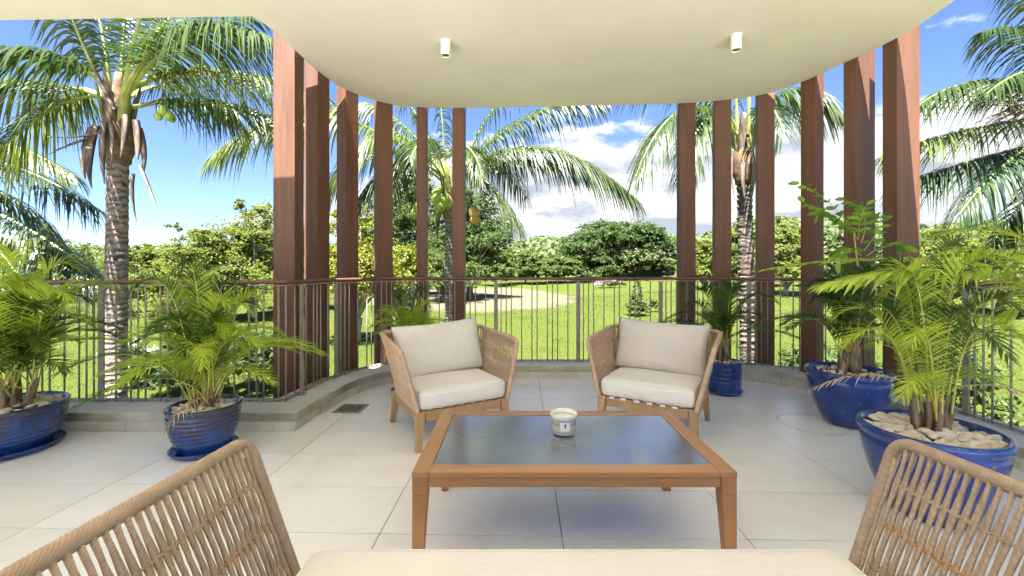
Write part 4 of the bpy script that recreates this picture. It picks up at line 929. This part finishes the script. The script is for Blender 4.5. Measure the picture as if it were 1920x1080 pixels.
# ================================================================ GROUNDS
def ground_h(x, y):
    x = np.asarray(x, float); y = np.asarray(y, float)
    h = GZ + .0 * x
    h = h + 1.35 * np.clip((y - 55) / 90, 0, 1) ** 1.3
    h = h + 5.2 * np.exp(-(((x - 62) / 30) ** 2 + ((y - 118) / 28) ** 2))     # sandy rise right of centre
    h = h + 1.2 * np.exp(-(((x - 30) / 16) ** 2 + ((y - 48) / 14) ** 2))
    h = h + .5 * np.exp(-(((x + 25) / 14) ** 2 + ((y - 35) / 12) ** 2))
    h = h + .10 * np.sin(x * .35 + 1) * np.sin(y * .28) + .05 * np.sin(x * .9) * np.sin(y * .7 + 2)
    h = h + np.clip((y - 260) / 300, 0, 1) ** 1.3 * (26 + 34 * np.clip(x / 350, 0, 1) + 6 * np.sin(x * .018 + 1) + 4 * np.sin(x * .043))
    return h
def terrain():
    ys = np.concatenate([np.linspace(-40, 8, 14), np.linspace(8.6, 60, 100)[0:], np.linspace(61, 160, 90), np.linspace(164, 900, 70)])
    xs = np.concatenate([np.linspace(-900, -120, 26), np.linspace(-114, 114, 190), np.linspace(120, 900, 26)])
    X, Y = np.meshgrid(xs, ys, indexing='ij'); Z = ground_h(X, Y); n, k = X.shape
    V = np.stack([X, Y, Z], -1).reshape(-1, 3); mb = MB()
    mb.add(V, [(i * k + j, (i + 1) * k + j, (i + 1) * k + j + 1, i * k + j + 1) for i in range(n - 1) for j in range(k - 1)])
    m, nt, b = mat_new('lawn_and_sand')
    a = n_noise(nt, .09, 5, .6, coord='World'); c = n_noise(nt, 1.6, 6, .7, coord='World'); e = n_noise(nt, 9, 4, .7, coord='World')
    g1 = n_ramp(nt, a, [(.3, (.19, .26, .04)), (.5, (.23, .30, .045)), (.72, (.29, .33, .07))])
    g1 = n_mix(nt, n_math(nt, 'MULTIPLY', c, .3), g1, (.13, .19, .03)); g1 = n_mix(nt, n_math(nt, 'MULTIPLY', e, .3), g1, (.30, .34, .09))
    # mown sandy strip with a ragged edge
    gm = nt.nodes.new('ShaderNodeNewGeometry'); mp = nt.nodes.new('ShaderNodeMapping'); mp.vector_type = 'TEXTURE'
    mp.inputs['Location'].default_value = (-6.0, 57, 0); mp.inputs['Rotation'].default_value = (0, 0, R(8)); mp.inputs['Scale'].default_value = (13.5, 22, 1000)
    lnk(nt, gm.outputs['Position'], mp.inputs[0]); ln = nt.nodes.new('ShaderNodeVectorMath'); ln.operation = 'LENGTH'; lnk(nt, mp.outputs[0], ln.inputs[0])
    dd = n_math(nt, 'ADD', ln.outputs['Value'], n_math(nt, 'MULTIPLY', n_math(nt, 'SUBTRACT', a, .5), .5))
    mr = nt.nodes.new('ShaderNodeMapRange'); mr.inputs[1].default_value = 1.04; mr.inputs[2].default_value = .95; lnk(nt, dd, mr.inputs[0])
    sand = n_ramp(nt, c, [(.3, (.40, .34, .235)), (.7, (.49, .42, .31))])
    col = n_mix(nt, mr.outputs[0], g1, sand)
    mp2 = nt.nodes.new('ShaderNodeMapping'); mp2.vector_type = 'TEXTURE'; mp2.inputs['Location'].default_value = (50, 100, 0); mp2.inputs['Scale'].default_value = (26, 14, 1000)
    lnk(nt, gm.outputs['Position'], mp2.inputs[0]); l2 = nt.nodes.new('ShaderNodeVectorMath'); l2.operation = 'LENGTH'; lnk(nt, mp2.outputs[0], l2.inputs[0])
    mr2 = nt.nodes.new('ShaderNodeMapRange'); mr2.inputs[1].default_value = 1.1; mr2.inputs[2].default_value = .5; mr2.inputs[4].default_value = .75; lnk(nt, n_math(nt, 'ADD', l2.outputs['Value'], n_math(nt, 'SUBTRACT', a, .5)), mr2.inputs[0])
    col = n_mix(nt, mr2.outputs[0], col, (.47, .43, .22))
    col = n_mix(nt, 1, col, (.255, .265, .235), 'MULTIPLY')
    lnk(nt, col, b.inputs['Base Color']); b.inputs['Roughness'].default_value = .95; b.inputs['Specular IOR Level'].default_value = .1
    n_bump(nt, b, n_math(nt, 'ADD', c, e), .8, .12)
    o = mb.obj('ground', m, smooth=True); o['kind'] = 'structure'; return o
terrain()
# grass blades
def grass():
    n = 110000; u = rng.uniform(-1.3, 1.3, n); Y = 7.5 + 50 * rng.random(n) ** 1.7; X = u * Y
    inside = ((X + 6) / 13.5) ** 2 + ((Y - 57) / 22) ** 2 < .95; keep = ~inside; X, Y = X[keep], Y[keep]; n = len(X); Z = ground_h(X, Y) - .01
    s = .03 + .0018 * Y; clump = .5 + .9 * (np.sin(X * 1.7 + np.sin(Y * 1.3)) * np.sin(Y * 1.1 + X * .4) * .5 + .5) ** 2
    h = s * rng.uniform(.8, 2.4, n) * clump; w = s * .22; a = rng.uniform(0, math.pi, n); ln = rng.normal(0, .35, (n, 2)) * h[:, None]
    V = np.empty((n, 3, 3)); V[:, 0] = np.stack([X - np.cos(a) * w, Y - np.sin(a) * w, Z], 1); V[:, 1] = np.stack([X + np.cos(a) * w, Y + np.sin(a) * w, Z], 1); V[:, 2] = np.stack([X + ln[:, 0], Y + ln[:, 1], Z + h], 1)
    o = quads_obj('grass', V.reshape(-1, 3), 3, [M['grass_blade']], kind='stuff'); tag(o, 'bright yellow-green grass blades covering the lawn below the balcony', 'grass')
grass()

# trees
def leaves(centers, radii, per, size, rg, flat=.6, shell=.55):
    """leaf quads in clumps around the shells of ellipsoid blobs"""
    out = []
    for c, r, n in zip(centers, radii, per):
        c = np.array(c); r = np.array(r); ncl = max(6, n // 34)
        d = rg.normal(0, 1, (ncl, 3)); d /= np.linalg.norm(d, axis=1)[:, None]; d[:, 2] = np.where(d[:, 2] < -.45, -d[:, 2] * .6, d[:, 2])
        cl = c + d * r * rg.uniform(shell, 1.16, (ncl, 1)); cr = np.mean(r) * rg.uniform(.10, .30, ncl)
        k = rg.integers(0, ncl, n); off = rg.normal(0, 1, (n, 3)) * np.array((1, 1, flat)) * cr[k][:, None] * .62
        P = cl[k] + off; s = size * rg.uniform(.6, 1.35, n)[:, None]
        N_ = rg.normal(0, 1, (n, 3)) + np.array((0, 0, 1.1)) + (P - c) / r * .8; N_ /= np.linalg.norm(N_, axis=1)[:, None]
        A_ = np.cross(N_, rg.normal(0, 1, (n, 3))); A_ /= np.linalg.norm(A_, axis=1)[:, None] + 1e-9; B_ = np.cross(N_, A_)
        V = np.stack([P - A_ * s, P - B_ * s * .5 + A_ * s * .1, P + A_ * s, P + B_ * s * .5 + A_ * s * .1], 1); out.append(V.reshape(-1, 3))
    return np.concatenate(out)
def tree(x, y, h, w, label, mat, seed, n=9000, leaf=None, trunk_r=.25, trunk_h=.3, blobs=9, shape='round', bark='bark', name='broadleaf_tree', cat='tree', group='trees beyond the lawn', z=None, limbs=True, shell=.5):
    rg = np.random.default_rng(seed); gz = float(ground_h(x, y)) if z is None else z
    t = thing(name, (x, y, gz), label, cat, group); cs, rs = [], []
    for i in range(blobs):
        a = i * 2.4 + rg.uniform(0, 1); f = math.sqrt((i + .4) / blobs)
        if shape == 'umbrella': cz = h * (.84 - .40 * f * f + rg.uniform(-.06, .05)); rr = w * .5 * .30; r3 = (rr * rg.uniform(.9, 1.3), rr * rg.uniform(.9, 1.3), h * .15 * rg.uniform(.8, 1.2)); px = w * .5 * .76 * f
        elif shape == 'cone': f2 = i / max(1, blobs - 1); cz = h * (.15 + .75 * f2); rr = w * .5 * (1 - .8 * f2); r3 = (rr, rr, h * .12); px = rr * .25
        elif shape == 'shrub': cz = h * rg.uniform(.35, .68); rr = w * .5 * .42; r3 = (rr * rg.uniform(.8, 1.2), rr * rg.uniform(.8, 1.2), h * .33 * rg.uniform(.8, 1.15)); px = w * .5 * .66 * f
        else: cz = h * (trunk_h + (1 - trunk_h) * (.5 + .34 * math.cos(f * 2.6) * rg.uniform(.7, 1.1) + rg.uniform(-.14, .14))); rr = w * .5 * .42; r3 = (rr * rg.uniform(.8, 1.25), rr * rg.uniform(.8, 1.25), h * (1 - trunk_h) * .22 * rg.uniform(.8, 1.3)); px = w * .5 * .66 * f
        cs.append((px * math.cos(a), px * math.sin(a), cz)); rs.append(r3)
    vol = np.array([r[0] * r[1] + r[0] * r[2] for r in rs]); per = (n * vol / vol.sum()).astype(int)
    V = leaves(cs, rs, per, leaf or max(.06, y * .0034), rg, shell=shell)
    if shape == 'round' and n > 4000:          # loose leader sprays poking out of the crown
        k = 10; d = rg.normal(0, 1, (k, 3)); d[:, 2] = np.abs(d[:, 2]) + .3; d /= np.linalg.norm(d, axis=1)[:, None]
        sp2 = [tuple(np.array(cs[j % len(cs)]) + d[j] * np.array(rs[j % len(cs)]) * 1.35) for j in range(k)]
        V = np.concatenate([V, leaves(sp2, [np.array(rs[j % len(cs)]) * .32 for j in range(k)], [n // 60] * k, (leaf or max(.06, y * .0034)) * .9, rg, shell=.2)])
    quads_obj('crown', V, 4, [M[mat]], t)
    if trunk_r:
        m = MB(); th_ = h * trunk_h * 1.1 if shape != 'umbrella' else h * .42
        m.tube([(0, 0, -.3), (rg.normal(0, .1), rg.normal(0, .1), th_ * .5), (rg.normal(0, .15), 0, th_)], [trunk_r * 1.2, trunk_r, trunk_r * .8], 8)
        if limbs:
            for c in cs: m.tube([(0, 0, th_ * .85), (c[0] * .45, c[1] * .45, (th_ + c[2]) * .5), (c[0], c[1], c[2])], [trunk_r * .55, trunk_r * .35, trunk_r * .12], 5)
        m.obj('trunk', M[bark], t, smooth=True)
    return t
def tpx(u, Y): return (u - 960) / F * Y
def hpx(v, Y, x=None): return EYE - (v - HZ) / F * Y - float(ground_h(tpx(x or 960, Y), Y))
TREES = [ # u, Y, top v, width px, material, n, shape, label, extra
 (300, 30, 448, 170, 'lv_lime', 15000, 'round', 'bushy lime-green tree right of the ringed palm trunk', {}),
 (385, 26, 425, 150, 'lv_lime', 13000, 'round', 'light green tree with bare grey twigs between the ringed palm and the widest fin', dict(bark='bark_pale', shell=.35)),
 (475, 28, 388, 170, 'lv_lime', 17000, 'round', 'tallest light green tree just left of the widest fin', dict(bark='bark_pale')),
 (560, 34, 410, 150, 'lv_mid', 11000, 'round', 'green tree glimpsed between the first fins', {}),
 (665, 20, 392, 170, 'lv_yellow', 17000, 'round', 'yellow-green tree seen between the third and fourth fins', dict(bark='bark_pale', trunk_h=.16, shell=.4)),
 (752, 24, 455, 100, 'lv_yellow', 9000, 'round', 'low yellow-green tree left of the green-nut palm', dict(bark='bark_pale', trunk_h=.2)),
 (775, 58, 345, 190, 'lv_dark', 15000, 'round', 'dark tall tree behind the green-nut palm, left part of the dense grove', dict(trunk_r=.45)),
 (880, 52, 368, 170, 'lv_dark', 18000, 'round', 'dense dark green tree right of the green-nut palm casting shade on the lawn', dict(trunk_r=.4, trunk_h=.18)),
 (835, 46, 470, 150, 'lv_mid', 9000, 'round', 'low mid-green tree below the dark grove, beside the shade patch', dict(trunk_r=.3, trunk_h=.12)),
 (930, 84, 462, 60, 'lv_mid', 5000, 'round', 'small round green tree at the left end of the distant tree line', dict(trunk_h=.15)),
 (985, 92, 474, 90, 'lv_mid', 8000, 'round', 'round green tree in the distant line, left of the umbrella tree', dict(trunk_h=.15)),
 (1045, 96, 478, 90, 'lv_mid', 8000, 'round', 'low spreading green tree directly left of the umbrella tree', dict(trunk_h=.15)),
 (1155, 104, 414, 215, 'lv_dark', 20000, 'umbrella', 'wide dark umbrella-shaped tree on the skyline between the armchairs', dict(trunk_r=.7, blobs=15)),
 (1120, 98, 470, 110, 'lv_dark', 8000, 'round', 'dark rounded tree under the umbrella tree', dict(trunk_h=.1)),
 (1195, 100, 455, 120, 'lv_hill', 9000, 'round', 'paler green tree under the right side of the umbrella tree', dict(trunk_h=.1)),
 (1240, 112, 448, 90, 'lv_grey', 8000, 'round', 'greyish green tree at the right end of the skyline group', dict(trunk_h=.1)),
 (1320, 62, 448, 100, 'lv_lime', 9000, 'round', 'light green tree behind the fin at the right edge of the lawn view', {}),
 (1400, 50, 432, 110, 'lv_lime', 9000, 'round', 'light green tree behind the rough dark palm trunk', {}),
 (1475, 42, 425, 120, 'lv_lime', 11000, 'round', 'pale green feathery tree between the rough trunk and the sapling', dict(bark='bark_pale', shell=.35)),
 (1560, 90, 440, 120, 'lv_hill', 8000, 'round', 'hazy green tree in the gap left of the paired wide fins', {}),
 (1650, 60, 455, 120, 'lv_hill', 8000, 'round', 'green tree behind the right end fins', {}),
 (1770, 34, 430, 170, 'lv_lime', 13000, 'round', 'light green tree right of the end fin, under the drooping fronds', {}),
 (1880, 30, 438, 170, 'lv_lime', 12000, 'round', 'light green tree at the far right edge behind the palms', dict(trunk_h=.2)),
 (1985, 30, 420, 180, 'lv_mid', 8000, 'round', 'green tree just beyond the right edge of the lawn', {}),
 (225, 60, 470, 180, 'lv_hill', 9000, 'round', 'distant green tree behind the ringed palm trunk', {}),
 (100, 48, 462, 200, 'lv_mid', 9000, 'round', 'green tree behind the hanging fronds at the left', {}),
 (-20, 40, 450, 200, 'lv_lime', 9000, 'round', 'green tree at the far left edge behind the fronds', {}),
 (640, 70, 455, 160, 'lv_mid', 8000, 'round', 'darker distant tree behind the yellow-green tree', {}),
 (420, 70, 460, 160, 'lv_mid', 8000, 'round', 'darker distant tree low behind the light green trees', {}),
]
for i, (u, Y, v, wp, mt_, n, sh, lab, ex_) in enumerate(TREES):
    x = tpx(u, Y); h = hpx(v, Y, u); tree(x, Y, h, wp / F * Y * 1.12, lab, mt_, 200 + i, n=int(n * 1.5), shape=sh, **{**dict(trunk_h=.1, blobs=13), **ex_})
# low hedge of shrubs that closes the lawn
def px_shrub(u, Y, hgt, wd, lab, mat_, seed, n=3500, name='shrub', leaf=None, **k):
    return tree(tpx(u, Y), Y, hgt, wd, lab, mat_, seed, n=n, shape='shrub', trunk_r=.03, name=name, cat='shrub', group='shrubs on the lawn', leaf=leaf, limbs=False, **k)
HL = ['behind the first fins', 'behind the third fin', 'behind the fourth fin', 'left of the green-nut palm', 'right of the green-nut palm', 'left end of the open view', 'just past the sandy strip', 'above the right tip of the sandy strip', 'left of the umbrella tree', 'under the left edge of the umbrella tree', 'under the middle of the umbrella tree', 'under the right edge of the umbrella tree', 'left of the seventh fin', 'between the seventh and eighth fins', 'behind the rough dark trunk', 'right of the ninth fin', 'left of the tenth fin', 'behind the tenth fin', 'behind the eleventh fin', 'behind the last fin', 'under the drooping right fronds', 'at the right edge of the photo']
hz = [(560, 60), (640, 62), (720, 66), (800, 72), (860, 76), (915, 86), (955, 92), (1000, 97), (1050, 100), (1095, 104), (1140, 104), (1185, 104), (1230, 106), (1275, 100), (1330, 90), (1390, 80), (1450, 76), (1520, 74), (1590, 70), (1680, 60), (1760, 56), (1860, 52)]
for i, (u, Y) in enumerate(hz[:len(HL)]):
    o = px_shrub(u, Y, 3.6 + 1.2 * rng.random(), Y * .085, 'green hedge shrub across the lawn, ' + ('the one ' if not HL[i].startswith('the') else '') + HL[i], 'lv_mid' if i % 3 else 'lv_dark', 400 + i, n=3000, name='hedge_shrub')
    o['group'] = 'hedge shrubs across the lawn'
tree(tpx(1195, 32), 32, 2.7, 1.5, 'small dark cone-shaped tree standing alone on the lawn left of the right palm', 'lv_mid', 500, n=3500, shape='cone', trunk_r=.05, blobs=8, name='conical_tree', leaf=.09)
px_shrub(1226, 34, 1.1, 1.0, 'small green sapling right of the cone-shaped tree on the lawn', 'lv_mid', 501, 900, leaf=.09)
b = px_shrub(1145, 76, 1.3, 6.0, 'flowering pink shrub at the far edge of the lawn', 'lv_mid', 502, 1800, name='flowering_shrub')
V = leaves([(0, 0, .8)], [(2.8, 1.2, .5)], [700], .16, rng); quads_obj('blossom', V, 4, [M['pink_petal']], b)
b = px_shrub(262, 12.5, 1.25, 1.7, 'leafy shrub with white flowers below the railing left of the streaked pot', 'lv_mid', 503, 5000, name='flowering_shrub', leaf=.05)
V = leaves([(0, 0, .85)], [(.85, .7, .5)], [420], .04, rng); quads_obj('blossom', V, 4, [M['white_petal']], b)
px_shrub(345, 11.5, 1.5, 2.6, 'dark leafy shrub below the railing behind the streaked pot', 'lv_dark', 504, 8000, leaf=.06)
px_shrub(480, 12, 1.7, 2.6, 'dark leafy shrub below the railing beside the widest fin', 'lv_dark', 505, 8000, leaf=.06)
px_shrub(1905, 6.0, 1.5, 2.2, 'bright green broad-leaved shrub outside the railing at the right edge', 'lv_mid', 506, 6000, leaf=.06)
px_shrub(1740, 10, 1.6, 3.0, 'dark shrub outside the railing behind the right pots', 'lv_dark', 507, 7000, leaf=.06)
px_shrub(1530, 13, 1.2, 2.5, 'low green shrub outside the railing below the tenth fin', 'lv_mid', 508, 5000, leaf=.06)
# wooded far hills
def far_woods():
    n = 42000; X = rng.uniform(-700, 700, n); Y = rng.uniform(270, 620, n); Z = ground_h(X, Y); k = rng.integers(0, 9, n)
    P = np.stack([X, Y, Z + rng.uniform(.5, 7, n)], 1); s = rng.uniform(1.6, 3.8, n)[:, None]
    N_ = rng.normal(0, 1, (n, 3)) + np.array((0, -.6, 1.0)); N_ /= np.linalg.norm(N_, axis=1)[:, None]
    A_ = np.cross(N_, rng.normal(0, 1, (n, 3))); A_ /= np.linalg.norm(A_, axis=1)[:, None]; B_ = np.cross(N_, A_)
    V = np.stack([P - A_ * s, P - B_ * s, P + A_ * s, P + B_ * s], 1).reshape(-1, 3)
    tag(quads_obj('far_wood', V, 4, [M['lv_hill']], kind='stuff'), 'wooded green hillside far behind the lawn', 'woodland')
far_woods()
